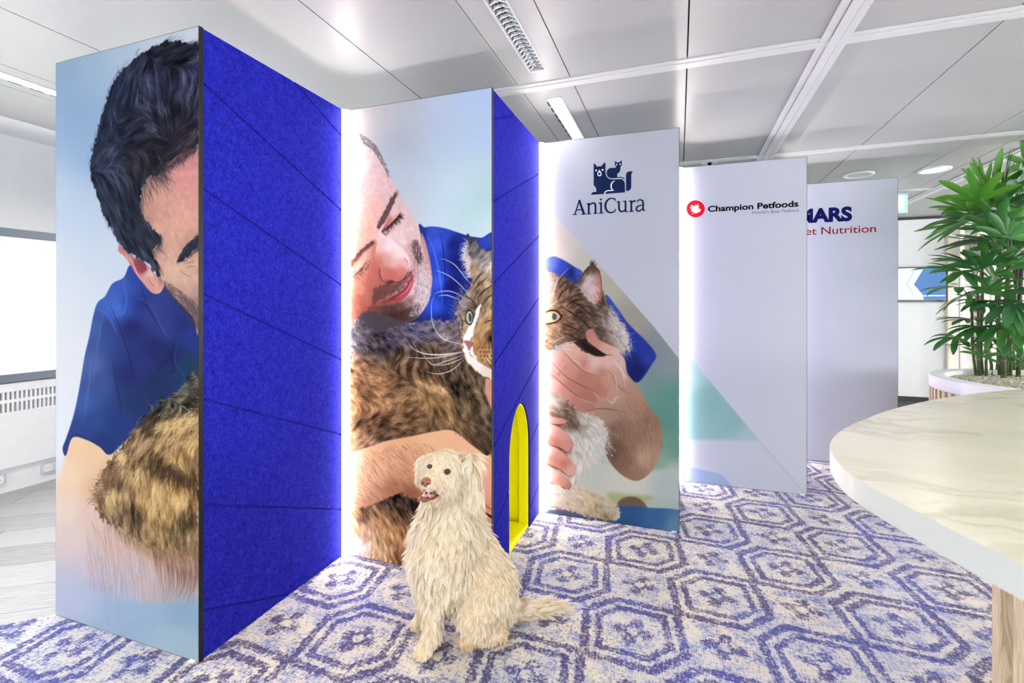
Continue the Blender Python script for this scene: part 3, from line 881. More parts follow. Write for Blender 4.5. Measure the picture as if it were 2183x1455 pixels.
def print_man_face():
    c = Canvas(PX_[1], PX_[2], PY_[1], 2)
    c.base([(755,250,226,216,206),(800,245,200,196,194),(860,225,188,192,198),(930,210,190,202,222),(1000,200,182,200,230),(1045,195,178,198,232),(850,300,178,184,192),(950,300,182,198,220),(1040,300,176,196,226),(860,400,186,196,206),(920,420,190,206,220),(975,400,200,214,226),(1000,380,186,206,214),(1030,420,166,200,198),(1000,450,176,208,204),(1045,460,190,212,220),(940,470,196,212,226),(870,440,196,200,196),(1040,490,200,214,222)], 40)
    # neck and shirt
    shirt = [(884,490),(900,485),(920,483),(946,487),(972,495),(998,503),(1025,507),(1062,511),(1062,720),(900,720),(740,720),(740,690),(880,640)]
    c.fill(shirt, [(893,495,34,54,124),(915,495,58,86,190),(930,520,66,98,212),(945,500,52,80,178),(965,520,28,40,118),(975,560,24,32,106),(1000,515,34,52,136),(1040,515,52,74,170),(1045,540,36,54,140),(915,560,48,78,194),(930,600,62,98,218),(925,650,52,90,210),(945,640,30,52,150),(960,610,22,30,100),(985,640,24,32,104),(900,600,40,60,150),(880,700,40,44,88),(800,700,60,58,74),(940,690,26,36,110)], 1.4, s=8)
    c.line([(905,500),(922,540),(935,600),(940,660)], (92,128,232), 6, .3)
    c.line([(936,500),(944,560),(948,640)], (22,32,104), 4, .4)
    c.fill([(893,497),(900,512),(908,540),(914,568),(917,600),(911,615),(903,560),(895,520)], (204,156,140), 1.5, .95)
    c.fill([(740,690),(790,684),(850,690),(880,690),(840,705),(790,716),(740,716)], (206,202,206), 3, .9)
    # head
    head = [(735,280),(755,288),(772,299),(788,315),(801,335),(814,362),(827,387),(840,406),(852,430),(869,454),(885,478),(892,505),(899,536),(908,568),(913,606),(911,634),(902,655),(886,675),(865,688),(838,696),(805,700),(771,693),(748,680),(735,672)]
    mh = c.fill(head, [(758,300,238,222,216),(785,325,226,206,202),(762,350,240,222,214),(795,360,224,196,192),(775,400,232,198,188),(810,400,226,192,186),(790,440,226,180,166),(825,410,216,184,180),(775,470,226,184,168),(760,440,234,198,186),(765,500,224,176,156),(840,440,214,186,182),(858,460,216,188,184),(862,490,226,196,192),(850,510,232,206,202),(880,500,220,190,188),(875,525,206,166,162),(815,515,236,212,208),(832,535,232,204,202),(848,550,228,188,182),(800,540,216,156,138),(790,565,192,118,100),(800,590,178,104,88),(835,585,206,128,116),(850,585,216,150,142),(765,560,220,160,142),(760,610,196,124,104),(785,620,170,104,88),(755,650,160,96,80),(865,555,214,176,174),(885,560,196,168,168),(895,600,206,186,186),(880,615,222,192,190),(903,620,208,188,190),(870,650,190,164,162),(885,650,206,186,186),(840,660,120,76,64),(810,665,150,88,72),(775,670,150,86,70),(830,685,112,76,68)], 1.6, s=9)
    fl = c.flow([(780,400,60),(860,560,70)])
    c.lic(mh, fl, 4, 4, 1, (1, .9, .85))
    # receding hair line along the crown
    c.hairs(c.mask([(750,284),(775,298),(795,318),(813,355),(818,375),(806,350),(788,322),(765,305)], 3), c.flow([(770,300,40),(800,335,62)]), 340, 16, [(96,84,84),(130,112,108)], .55, .25)
    c.fill([(786,513),(811,532),(830,557),(846,565),(861,582),(853,599),(815,603),(800,584),(794,603),(784,622),(784,651),(796,661),(776,661),(766,640),(768,603),(780,549)], [(800,540,196,120,98),(790,580,184,108,92),(780,630,176,106,90),(830,580,208,126,114),(815,560,204,128,112)], 5, .7, s=10)
    c.fill([(796,501),(819,522),(842,549),(861,576),(866,563),(860,540),(842,524),(819,506),(801,493)], [(805,503,236,208,200),(830,525,244,222,218),(858,556,240,216,212)], 2.5, .85, s=8)
    # brows
    brow = [(840,407),(836,424),(825,446),(812,472),(800,486),(793,487),(801,467),(814,446),(826,423)]
    c.fill(brow, (84,64,62), 2.4, .85, rough=1)
    c.hairs(c.mask(brow, 3), c.flow([(815,450,-60)]), 200, 10, [(66,50,50),(108,84,80)], .45, .3)
    brow2 = [(735,560),(745,549),(758,533),(772,522),(784,515),(786,521),(768,536),(752,552),(738,568)]
    c.fill(brow2, (98,68,60), 2.2, .9, rough=1)
    c.hairs(c.mask(brow2, 3), c.flow([(765,535,-35)]), 160, 10, [(70,46,42),(120,86,74)], .5, .25)
    # eyes, looking down
    c.fill([(833,433),(840,447),(840,461),(829,472),(809,489),(804,494),(815,472),(823,453)], [(809,488,184,98,92),(822,472,202,124,116),(832,452,226,196,192),(836,462,216,170,166)], 1.4, s=6)
    c.fill([(804,495),(811,494),(828,483),(840,470),(850,464),(845,455),(839,462),(825,476)], (74,48,48), 1.8, .75)
    c.line([(804,494),(818,484),(834,470),(846,454)], (50,30,32), 2.4, .8)
    c.hairs(c.mask([(806,488),(834,466),(847,452),(850,462),(836,478),(812,498)], 2), c.flow([(815,490,75),(848,460,40)]), 150, 10, [(44,28,30)], .6, .2)
    c.line([(800,476),(815,456),(832,434)], (150,84,80), 2, .35)
    c.fill([(738,585),(750,560),(764,545),(770,552),(762,572),(748,588)], (206,130,112), 2, .8)
    c.line([(740,592),(752,582),(764,570),(772,555)], (70,42,38), 2.2, .7)
    c.hairs(c.mask([(742,586),(772,556),(776,562),(752,592)], 2), c.flow([(755,580,60)]), 90, 12, [(64,40,38)], .5, .2)
    c.fill([(749,566),(757,553),(771,540),(769,554),(759,569),(747,579)], (226,176,156), 1.5, .9)
    # nose
    c.fill([(798,508),(812,510),(830,530),(848,548),(860,553),(864,570),(860,585),(852,595),(834,600),(814,603),(803,593),(800,570),(790,545)], [(806,520,230,196,188),(820,525,240,220,216),(840,545,238,214,210),(856,560,224,176,168),(848,582,206,128,116),(830,585,196,112,98),(812,585,178,96,82),(800,560,196,126,106),(815,555,216,166,152),(832,560,224,182,172)], 2.2, .9, s=6)
    c.fill([(812,596),(826,598),(834,601),(822,606),(812,603)], (74,40,38), 1.6, .8)
    c.line([(853,550),(864,562),(862,582),(852,596)], (140,82,76), 2, .45)
    c.line([(800,568),(802,590),(812,602)], (120,62,52), 3, .45)
    c.fill([(801,582),(806,577),(816,578),(823,586),(822,597),(814,603),(805,598)], [(808,582,204,134,120),(816,594,192,114,104)], 3, .7)
    c.line([(798,572),(800,588),(807,600),(818,604)], (112,58,50), 2.5, .55)
    c.line([(818,603),(834,602),(846,600),(854,595),(862,582),(865,566)], (96,50,48), 2.2, .6)
    c.line([(860,544),(865,562),(862,580)], (248,232,228), 2.5, .6)
    # moustache, mouth, beard
    c.fill([(790,615),(806,606),(828,606),(848,600),(862,588),(870,575),(872,588),(862,604),(846,618),(828,626),(800,640),(786,650),(782,632)], (84,56,52), 3.5, .62, rough=2)
    c.fill([(872,586),(876,600),(866,624),(848,640),(826,643),(806,650),(828,632),(848,622),(862,604)], [(870,600,196,98,112),(852,628,178,76,90),(826,640,150,62,66)], 1.6, .95, s=6)
    c.line([(872,590),(862,610),(846,625),(820,640),(800,648)], (92,34,44), 2, .7)
    c.line([(872,598),(862,618),(846,632)], (222,140,148), 3, .5)
    c.fill([(776,655),(800,652),(826,650),(848,645),(866,632),(876,640),(868,662),(846,680),(812,688),(776,680)], [(790,670,104,62,52),(826,668,70,46,42),(850,660,96,68,62),(868,650,150,118,112)], 5, .75, s=8)
    c.fill([(763,667),(815,669),(860,660),(880,648),(892,657),(873,686),(815,691),(767,684)], (58,42,42), 5, .75)
    c.line([(842,616),(861,598),(871,583)], (216,142,140), 4, .55)
    bm = c.mask([(868,520),(888,530),(906,570),(912,610),(906,645),(880,676),(840,694),(780,690),(765,670),(790,650),(860,642),(880,612),(876,575)], 6)
    fb = c.flow([(885,540,80),(905,600,95),(880,660,120),(830,680,160),(780,680,190)])
    c.hairs(bm, fb, 1700, 8, [(84,64,62),(124,102,100),(62,48,48)], .32, .55)
    c.hairs(c.mask([(890,560),(910,570),(913,630),(890,665),(868,672),(885,620)], 4), fb, 800, 8, [(226,216,220),(240,232,236)], .45, .6)
    c.hairs(c.mask([(786,640),(812,606),(868,580),(874,590),(850,616),(800,645)], 3), c.flow([(800,625,110),(850,605,80)]), 420, 8, [(60,42,42),(96,68,64)], .38, .45)
    c.hairs(c.mask([(872,515),(884,512),(892,540),(890,560),(878,545)], 4), fb, 260, 10, [(60,46,50),(40,30,36)], .5, .3)
    c.fill([(735,705),(900,700),(1070,720),(1070,1260),(735,1210)], [(760,740,70,66,78),(900,740,80,70,66),(780,840,120,90,64),(1000,860,80,66,54),(780,950,120,90,66),(1000,930,90,74,58),(800,1090,80,62,50),(800,1180,200,170,140),(900,1150,100,74,54),(950,1180,150,110,84)], 3)
    # cat, body behind
    body = [(740,700),(790,708),(840,702),(880,690),(930,684),(970,700),(1010,760),(1062,800),(1062,985),(1027,965),(997,944),(958,920),(900,924),(869,931),(813,940),(780,952),(740,975)]
    mb = c.mask(body, 5, rough=3)
    c.put(mb, [(755,725,96,96,110),(790,740,54,52,62),(830,725,62,60,84),(880,705,92,92,124),(930,700,116,112,126),(960,720,120,108,108),(850,770,84,64,48),(900,750,88,72,58),(940,760,96,80,66),(770,790,150,112,78),(800,815,172,130,90),(770,840,116,80,54),(840,810,104,76,52),(870,790,76,58,46),(760,870,160,118,82),(800,860,180,140,96),(840,860,158,122,84),(800,895,96,66,48),(770,905,110,80,58),(860,895,120,92,64),(890,850,160,126,88),(880,820,140,108,76),(920,830,150,118,82),(930,870,150,116,80),(910,900,104,80,58),(950,900,140,110,78),(960,800,64,54,46),(985,840,70,60,50),(1000,800,92,80,66),(1030,860,94,82,64),(1000,890,96,80,62),(1020,930,84,72,58),(1050,900,60,56,54),(1050,970,40,40,44),(985,930,140,110,86),(830,925,110,84,62),(770,945,176,138,108)], s=9)
    fl = c.flow([(760,730,30),(850,720,10),(930,700,-20),(850,770,120),(780,800,20),(780,850,25),(840,830,-30),(880,880,160),(930,850,40),(960,880,60),(780,900,150),(850,910,170),(1000,830,70),(1040,880,60),(1000,930,50),(960,730,150)])
    c.lic(mb, fl, 16, 18, 2, (1.1, 1, .85), .65)
    c.lic(mb, fl, 17, 16, 6, (1.15, 1, .8), .9)
    c.hairs(mb, fl, 3200, 20, [(52,40,32),(76,58,42),(40,34,34)], .42, .4)
    c.hairs(mb, fl, 2600, 20, [(196,158,112),(176,138,96),(150,120,86)], .38, .4)
    c.hairs(c.mask([(820,700),(900,686),(975,690),(990,730),(900,730),(830,725)], 8), c.flow([(870,705,20),(960,700,-30)]), 500, 20, [(150,150,176),(120,122,150)], .4, .4)
    c.fill([(1035,812),(1045,808),(1062,815),(1062,885),(1050,872),(1038,845)], (212,152,142), 2.5, .9)
    # forearm and hand
    arm = [(735,978),(748,962),(780,952),(813,941),(869,931),(920,921),(958,918),(980,930),(1005,950),(1035,972),(1062,992),(1062,1255),(1020,1190),(960,1130),(900,1085),(878,1068),(850,1058),(839,1055),(805,1068),(775,1080),(735,1096)]
    ma = c.fill(arm, [(755,985,240,202,168),(800,960,234,186,146),(850,945,232,182,140),(910,940,236,190,152),(960,935,236,190,152),(1000,965,238,194,160),(1040,1000,236,186,156),(760,1040,226,180,150),(800,1010,230,182,146),(850,1000,224,172,136),(830,1040,178,122,90),(870,1055,160,104,78),(770,1075,196,148,120),(900,1020,230,182,148),(960,1000,240,196,164),(1020,1050,236,184,160),(1045,1100,226,166,148),(1040,1160,236,188,168),(990,1080,230,176,150)], 2, s=14)
    fa = c.flow([(760,1000,70),(800,990,55),(850,1000,45),(900,960,35),(850,1040,30),(780,1060,20)])
    c.hairs(c.mask([(735,985),(850,945),(920,960),(900,1040),(850,1055),(735,1090)], 8), fa, 700, 26, [(110,70,48),(140,96,70)], .4, .2)
    c.line([(1000,1040),(1030,1075),(1060,1095)], (176,112,96), 7, .4)
    c.line([(1036,1095),(1046,1103),(1060,1110)], (40,26,26), 5, .9)
    c.line([(980,1100),(1020,1140),(1060,1172)], (196,136,116), 5, .35)
    c.hairs(c.mask([(950,905),(1000,935),(1050,975),(1062,990),(1062,960),(1000,915)], 5), c.flow([(1000,940,50)]), 350, 18, [(110,84,60),(70,56,44)], .45, .4)
    # fur below the arm
    low = [(735,1096),(775,1081),(805,1068),(839,1056),(870,1064),(905,1090),(930,1130),(930,1225),(735,1195)]
    ml = c.mask(low, 4, rough=2)
    c.put(ml, [(770,1095,110,84,60),(830,1070,56,44,38),(870,1080,52,42,38),(800,1110,176,134,90),(850,1110,110,80,56),(770,1130,206,170,140),(820,1140,196,150,104),(860,1150,176,128,84),(760,1170,238,222,210),(800,1180,216,180,140),(850,1190,130,90,60),(890,1150,90,66,50)], s=9)
    fl = c.flow([(780,1100,40),(840,1090,60),(800,1150,75),(860,1160,80),(770,1170,100)])
    c.lic(ml, fl, 20, 18, 2, (1.1, 1, .8), .6)
    c.hairs(ml, fl, 900, 22, [(216,180,136),(236,212,180),(80,58,42)], .4, .3)
    # cat head
    hd = [(996,502),(1006,508),(1018,520),(1037,536),(1062,556),(1062,812),(1040,806),(1018,795),(1004,780),(992,765),(981,742),(984,722),(976,690),(968,668),(975,645),(988,628),(1000,612),(1001,590),(990,567),(985,545),(990,522)]
    md = c.mask(hd, 2.5, rough=2)
    c.put(md, [(998,515,70,70,84),(1005,540,90,86,92),(995,555,186,170,160),(1008,575,170,140,120),(1030,555,130,124,124),(1045,570,206,196,192),(1020,600,150,128,104),(1045,600,160,138,110),(1005,625,140,120,100),(1030,640,128,104,80),(1050,640,170,144,112),(985,650,140,128,124),(985,680,150,130,108),(1012,660,96,82,70),(1045,680,190,156,114),(1030,705,186,150,106),(1048,720,70,52,44),(1025,735,170,130,86),(1045,755,176,140,96),(990,705,190,164,136)], s=7)
    fl = c.flow([(1000,530,-60),(1030,560,-40),(1020,600,-50),(1045,640,-70),(985,660,160),(1040,700,-60),(1030,750,100)])
    c.lic(md, fl, 15, 12, 1, (1, .95, .85), .5)
    for p in ([(1010,620),(1022,606),(1040,592)],[(1015,640),(1030,622),(1055,606)],[(1030,650),(1042,634),(1058,626)],[(976,668),(984,690),(982,712)],[(990,632),(1005,640),(1018,655)],[(1032,690),(1046,684),(1058,686)],[(1008,608),(1020,590),(1034,580)]):
        c.line(p, (62,48,42), 4, .55)
    c.hairs(md, fl, 500, 12, [(60,48,42),(206,180,146)], .4, .4)
    c.hairs(c.mask([(985,545),(990,525),(998,520),(1003,590),(990,568)], 4), c.flow([(990,550,200),(992,575,150)]), 260, 18, [(236,230,228),(214,206,204)], .5, .4)
    c.hairs(c.mask([(970,640),(1000,612),(985,700),(965,690)], 6), c.flow([(980,660,200),(985,630,230)]), 260, 18, [(176,172,182),(120,112,116)], .45, .4)
    c.fill([(1027,646),(1022,668),(1013,692),(1003,724),(994,731),(985,729),(990,712),(998,698),(1010,680),(1014,662)], (236,236,242), 1.6, .97, rough=.8)
    c.fill([(985,731),(1000,735),(1010,748),(1018,770),(1036,784),(1062,795),(1062,812),(1038,806),(1016,794),(1000,776),(988,758)], [(990,745,238,234,236),(1010,775,232,226,222),(1045,800,220,206,196)], 2, .97, rough=1.2, s=8)
    c.fill([(987,728),(998,727),(1010,732),(1004,741),(999,748),(993,738)], (166,104,104), 1.4, .95)
    c.line([(999,748),(1002,758),(1010,762)], (110,70,70), 1.5, .6)
    c.fill([(994,664),(1001,661),(1008,670),(1008,684),(1002,694),(994,690),(990,678)], (44,34,32), 1.6, .95)
    c.fill([(995,667),(1001,664),(1006,672),(1006,683),(1001,691),(995,687),(992,677)], [(994,680,176,184,140),(1003,670,206,206,176)], 1.0, .97)
    c.fill([(999,668),(1004,672),(1005,681),(1001,687),(998,679)], (54,74,108), 1.0, .95)
    for i in range(16):
        x, y = 1022 + (i % 5) * 7 + (i // 5) * 2, 742 + (i // 5) * 9
        c.fill([(x-2,y),(x,y-2),(x+2,y),(x,y+2)], (74,54,44), 1.2, .7)
    for p in ([(1005,608),(990,592),(968,566),(946,554),(932,552)],[(1000,630),(975,604),(950,586),(922,576)],[(986,634),(960,622),(935,622),(920,628)],[(984,735),(940,722),(918,690),(915,650),(922,628)],[(982,752),(930,758),(880,748),(856,720)],[(982,750),(940,756),(890,752),(872,724)],[(985,758),(950,770),(918,778),(900,760),(892,740)],[(986,764),(955,776),(930,780),(918,782)],[(988,768),(960,790),(930,798),(900,792)],[(984,752),(920,764),(856,762)],[(1040,755),(1052,770),(1062,790)],[(1036,762),(1050,778),(1060,784)],[(978,640),(950,630),(928,632)]):
        c.line(p, (226,228,236), 1.5, .8)
    return c

def print_cat():
    c = Canvas(PX_[2], PX_[3], PY_[2], 3)
    c.base([(1175,540,238,226,210),(1200,510,222,212,202),(1240,560,206,206,194),(1290,610,192,190,172),(1340,680,172,166,158),(1400,745,146,152,160),(1440,780,150,164,172),(1445,850,110,166,158),(1420,900,112,162,152),(1440,960,116,168,152),(1400,990,150,186,170),(1290,1000,214,220,212),(1250,980,150,190,180),(1440,1010,206,214,208),(1360,1020,224,228,218),(1250,1040,226,226,206),(1440,1045,194,206,210),(1200,1090,220,210,200)], 25)
    c.fill([(1225,980),(1300,994),(1380,1003),(1460,1008),(1460,1065),(1380,1058),(1225,1050)], [(1250,1000,216,222,214),(1330,1030,228,230,220),(1440,1040,200,210,212)], 7, .9)
    c.fill([(1290,1052),(1335,1055),(1390,1062),(1350,1080),(1310,1084)], (186,188,132), 7, .7)
    c.fill([(1312,1078),(1322,1064),(1345,1060),(1365,1068),(1376,1085),(1340,1090)], (120,96,86), 3, .85)
    c.fill([(1150,1078),(1310,1080),(1380,1084),(1460,1094),(1460,1145),(1150,1110)], [(1170,1090,100,110,140),(1330,1095,62,104,164),(1400,1105,70,116,174),(1440,1125,112,152,188),(1330,1112,58,96,152)], 2, .97)
    # sleeve
    c.fill([(1145,560),(1165,547),(1186,552),(1214,568),(1234,582),(1222,606),(1190,606),(1145,600)], [(1165,560,110,126,206),(1190,570,60,84,190),(1210,580,30,40,110),(1222,578,80,100,200)], 2, .97, s=8)
    c.fill([(1285,630),(1310,656),(1335,690),(1377,730),(1397,757),(1389,776),(1358,815),(1335,800),(1318,760),(1300,700)], [(1300,660,60,84,190),(1330,700,44,64,168),(1365,740,46,66,164),(1385,765,50,72,166),(1355,790,30,42,110),(1335,770,40,52,130)], 2.5, .97, s=8)
    # far forearm and hand
    hand = [(1140,735),(1166,748),(1188,742),(1204,733),(1219,737),(1236,750),(1250,763),(1266,757),(1281,752),(1300,750),(1316,753),(1328,768),(1333,796),(1345,812),(1358,826),(1372,850),(1384,874),(1399,888),(1406,900),(1411,926),(1409,962),(1393,998),(1370,1021),(1346,1026),(1316,1010),(1293,984),(1282,957),(1285,926),(1278,905),(1262,888),(1231,880),(1204,865),(1181,842),(1140,818)]
    mh = c.fill(hand, [(1165,760,240,206,196),(1190,755,226,176,164),(1215,750,222,168,154),(1245,775,230,184,168),(1280,765,232,192,178),(1315,770,224,190,178),(1165,790,240,196,184),(1195,790,224,168,152),(1230,805,214,156,138),(1270,800,222,176,158),(1310,800,214,176,160),(1180,820,226,180,168),(1215,840,206,156,140),(1255,840,212,160,140),(1300,840,206,170,154),(1340,830,196,160,142),(1235,868,206,172,158),(1290,880,190,160,144),(1350,870,186,150,130),(1390,900,166,132,114),(1310,920,150,120,104),(1350,930,166,132,114),(1400,940,178,142,122),(1300,960,112,86,76),(1330,985,150,116,100),(1370,980,206,176,156),(1395,970,196,160,140),(1350,1010,172,138,120)], 2, s=9)
    c.hairs(c.mask([(1290,870),(1360,850),(1405,910),(1400,980),(1340,1000),(1295,960)], 8), c.flow([(1330,880,60),(1380,930,85),(1320,940,70)]), 700, 26, [(120,92,74),(216,196,178),(150,120,100)], .32, .2)
    for p, col, w, a in [([(1166,752),(1190,768),(1220,790),(1250,800)],(166,104,92),3,.5),([(1164,785),(1190,805),(1220,826),(1260,834)],(160,98,88),3,.5),([(1166,812),(1195,832),(1225,856),(1245,866)],(150,92,84),3,.5),
                         ([(1192,745),(1215,765),(1240,782),(1275,790)],(240,204,190),6,.35),([(1170,775),(1200,794),(1235,812)],(240,200,188),6,.35),([(1318,760),(1322,790),(1330,830)],(238,214,200),5,.35),([(1250,764),(1262,780),(1285,782)],(176,120,106),2.5,.5),
                         ([(1295,800),(1320,830),(1350,846)],(170,130,112),5,.35),([(1300,790),(1310,820),(1312,850)],(226,196,180),5,.3)]:
        c.line(p, col, w, a)
    for P, K, low in (
        ([(1140,805),(1161,801),(1183,816),(1212,839),(1233,855),(1262,864),(1251,877),(1225,877),(1199,866),(1175,844),(1140,829)], [(1165,815,238,196,184),(1195,838,224,166,150),(1220,862,204,146,132),(1245,872,192,142,128)], [(1161,829),(1180,848),(1202,866),(1228,877)]),
        ([(1140,770),(1161,768),(1178,793),(1204,804),(1228,820),(1256,836),(1266,860),(1240,853),(1212,838),(1183,814),(1140,796)], [(1165,785,236,190,178),(1182,800,226,172,156),(1212,822,206,144,126),(1245,846,192,136,118)], [(1161,796),(1184,815),(1212,838),(1238,853)]),
        ([(1140,757),(1164,755),(1186,749),(1207,768),(1228,791),(1272,804),(1300,812),(1282,847),(1256,832),(1228,821),(1194,801),(1168,775)], [(1170,762,240,200,190),(1190,775,228,172,156),(1200,790,220,160,142),(1235,810,200,140,122),(1270,822,196,140,120),(1285,815,214,168,148)], [(1168,775),(1194,801),(1228,821),(1256,832),(1276,846)]),
        ([(1189,733),(1202,729),(1216,731),(1243,752),(1264,758),(1290,760),(1312,790),(1300,802),(1275,804),(1238,793),(1215,775),(1191,749)], [(1198,738,236,196,182),(1220,752,234,186,168),(1236,776,218,160,146),(1262,772,238,204,194),(1290,775,234,198,186),(1280,796,204,152,136),(1300,795,222,180,164)], [(1191,749),(1215,775),(1238,793),(1275,804)])):
        c.fill(P, K, 1.6, .92, s=8)
        c.line(low, (134,82,72), 2.2, .65)
    for x, y in ((1237,774),(1195,784),(1181,797)):
        for d in (-3, 0, 3):
            c.line([(x - 4, y + 4 + d), (x + 1, y + d), (x + 4, y - 4 + d)], (176,112,100), 1.2, .5)
    c.line([(1212,768),(1222,772),(1230,780)], (242,214,214), 2.5, .7)
    for p, col, w, a in [([(1290,790),(1302,804),(1304,826)],(206,142,116),6,.5),([(1270,826),(1284,838),(1282,850)],(212,140,112),5,.5),([(1300,765),(1320,790),(1336,816)],(242,222,212),7,.4),([(1286,850),(1300,860),(1312,845)],(236,212,200),3,.5),([(1296,866),(1304,850),(1324,846)],(232,206,194),3,.45),([(1240,878),(1270,872),(1300,874),(1330,880)],(150,110,92),4,.45)]:
        c.line(p, col, w, a)
    # chest fur
    chest = [(1140,836),(1182,842),(1205,865),(1232,881),(1262,888),(1280,905),(1290,930),(1285,955),(1291,968),(1270,985),(1240,1000),(1222,1030),(1200,1050),(1140,1050)]
    mc = c.fill(chest, [(1170,860,206,190,176),(1200,880,120,96,76),(1215,905,96,76,62),(1235,895,226,216,206),(1265,910,230,224,218),(1275,945,226,224,220),(1240,950,238,236,232),(1230,990,236,232,226),(1180,960,110,84,66),(1175,900,130,100,80),(1210,935,236,232,228)], 4, .97, rough=4, s=8)
    fl = c.flow([(1180,870,30),(1220,900,60),(1260,910,35),(1275,950,50),(1240,960,85),(1220,1000,100)])
    c.lic(mc, fl, 12, 14, 1, (1, 1, 1), .4)
    c.hairs(mc, fl, 700, 26, [(246,246,246),(236,232,230),(150,130,112)], .45, .3)
    c.hairs(c.mask([(1262,888),(1288,930),(1288,965),(1240,995),(1260,940)], 6), c.flow([(1270,910,25),(1285,950,50),(1250,985,80)]), 360, 34, [(240,240,240),(226,224,222)], .5, .35)
    # lower fingers
    for P, K in (([(1140,870),(1165,888),(1185,892),(1198,898),(1194,904),(1170,905),(1140,900)], [(1160,890,232,176,164),(1188,898,222,160,146)]),
                 ([(1140,902),(1160,903),(1185,914),(1207,933),(1212,953),(1201,965),(1180,954),(1140,945)], [(1160,915,236,190,178),(1190,925,226,170,154),(1205,950,220,160,148),(1170,945,196,132,118)]),
                 ([(1140,948),(1162,950),(1189,964),(1210,985),(1220,997),(1216,1014),(1201,1015),(1180,1000),(1140,984)], [(1160,960,236,190,178),(1190,975,228,172,156),(1190,985,206,130,112),(1212,1005,232,184,172),(1165,980,200,138,124)]),
                 ([(1140,992),(1166,998),(1196,1018),(1208,1034),(1201,1044),(1180,1036),(1140,1022)], [(1165,1010,238,198,188),(1190,1025,226,166,150),(1203,1040,206,140,126)])):
        c.fill(P, K, 1.6, .97, s=7)
        c.line([P[-1], P[-2], P[-3], P[-4]], (112,66,58), 2.5, .6)
    # foreleg and paw
    leg = [(1140,1030),(1180,1036),(1205,1046),(1222,1030),(1240,1040),(1258,1050),(1280,1060),(1300,1069),(1314,1085),(1316,1104),(1304,1112),(1288,1110),(1258,1106),(1215,1092),(1180,1086),(1140,1085)]
    ml = c.fill(leg, [(1180,1050,238,226,210),(1220,1050,232,220,198),(1250,1070,224,206,178),(1290,1080,226,212,186),(1305,1095,222,210,190),(1260,1095,206,186,156),(1200,1080,230,214,194),(1285,1108,170,146,116)], 2.5, .98, rough=1.5, s=9)
    fl = c.flow([(1180,1050,30),(1230,1060,30),(1290,1085,40)])
    c.lic(ml, fl, 9, 10, 1, (1, 1, .9), .4)
    for p in ([(1268,1095),(1262,1082),(1270,1074)],[(1286,1108),(1284,1096)],[(1300,1110),(1300,1098)],[(1150,1078),(1172,1082),(1190,1084)]):
        c.line(p, (140,112,84), 2.5, .5)
    # cat head
    hd = [(1140,580),(1162,581),(1183,588),(1208,598),(1221,608),(1232,600),(1260,618),(1279,620),(1291,648),(1309,676),(1328,698),(1338,722),(1338,738),(1328,752),(1310,752),(1281,748),(1250,752),(1222,735),(1204,730),(1185,735),(1140,740)]
    md = c.mask(hd, 3, rough=2.5)
    c.put(md, [(1165,600,216,190,172),(1185,600,120,94,76),(1205,612,104,84,68),(1190,630,142,112,86),(1170,640,190,156,128),(1215,640,110,88,70),(1240,640,120,98,82),(1270,640,106,88,78),(1260,665,96,80,68),(1280,670,140,124,112),(1300,690,190,178,170),(1325,720,220,210,204),(1310,720,176,160,150),(1230,670,84,66,54),(1200,665,150,118,90),(1175,700,176,142,112),(1205,700,130,100,76),(1240,700,112,90,74),(1270,710,104,88,80),(1290,735,130,110,100),(1225,725,90,70,58),(1180,725,160,130,106)], s=8)
    fl = c.flow([(1175,600,-40),(1190,620,-60),(1220,650,-20),(1250,680,10),(1200,700,20),(1290,680,35),(1320,720,45),(1270,640,60),(1260,720,20)])
    c.lic(md, fl, 15, 12, 1, (1, .95, .85), .5)
    for p in ([(1186,655),(1210,668),(1240,690),(1262,716)],[(1200,640),(1228,652),(1256,676)],[(1186,690),(1215,700),(1236,716)],[(1180,616),(1192,604),(1206,600)],[(1178,640),(1190,622),(1206,612)],[(1196,655),(1215,640),(1240,640)],[(1190,710),(1210,716),(1226,728)]):
        c.line(p, (50,38,34), 5, .5)
    c.hairs(md, fl, 900, 14, [(60,46,40),(196,170,140),(90,72,60)], .4, .35)
    c.hairs(c.mask([(1290,650),(1330,700),(1340,740),(1315,755),(1300,700)], 6), c.flow([(1310,690,40),(1330,735,60)]), 420, 26, [(236,232,230),(216,208,204)], .45, .4)
    c.fill([(1140,655),(1140,600),(1165,600),(1172,640),(1165,655)], (226,202,186), 8, .5)
    # ear
    ear = [(1221,608),(1228,590),(1240,574),(1252,564),(1256,560),(1263,568),(1272,579),(1277,606),(1273,636),(1259,649),(1245,640),(1232,622)]
    me = c.fill(ear, [(1228,600,112,90,74),(1245,575,104,84,70),(1258,568,96,76,64),(1240,610,216,198,196),(1250,600,206,180,178),(1258,620,226,206,204),(1266,600,186,130,116),(1268,625,206,142,122),(1262,640,196,130,110),(1250,636,190,170,160)], 1.8, .98, rough=1, s=6)
    c.line([(1256,563),(1268,575),(1275,600),(1273,630),(1262,646)], (122,70,54), 2.5, .6)
    c.line([(1224,604),(1234,586),(1250,568)], (78,60,50), 3.5, .6)
    c.hairs(c.mask([(1232,612),(1246,590),(1262,600),(1264,640),(1248,640)], 4), c.flow([(1245,600,-50),(1255,630,60)]), 220, 24, [(240,234,234),(220,206,206)], .5, .3)
    c.hairs(c.mask([(1250,566),(1256,560),(1262,568)], 3), c.flow([(1256,562,-80)]), 40, 14, [(60,48,42)], .5, .3)
    # eye
    c.fill([(1150,668),(1162,661),(1176,662),(1186,670),(1189,676),(1182,684),(1170,690),(1150,690)], (46,34,30), 1.8, .95)
    c.fill([(1150,670),(1164,664),(1176,666),(1184,675),(1178,683),(1168,687),(1150,688)], [(1165,680,236,206,156),(1178,675,206,170,116)], 1.2, .97)
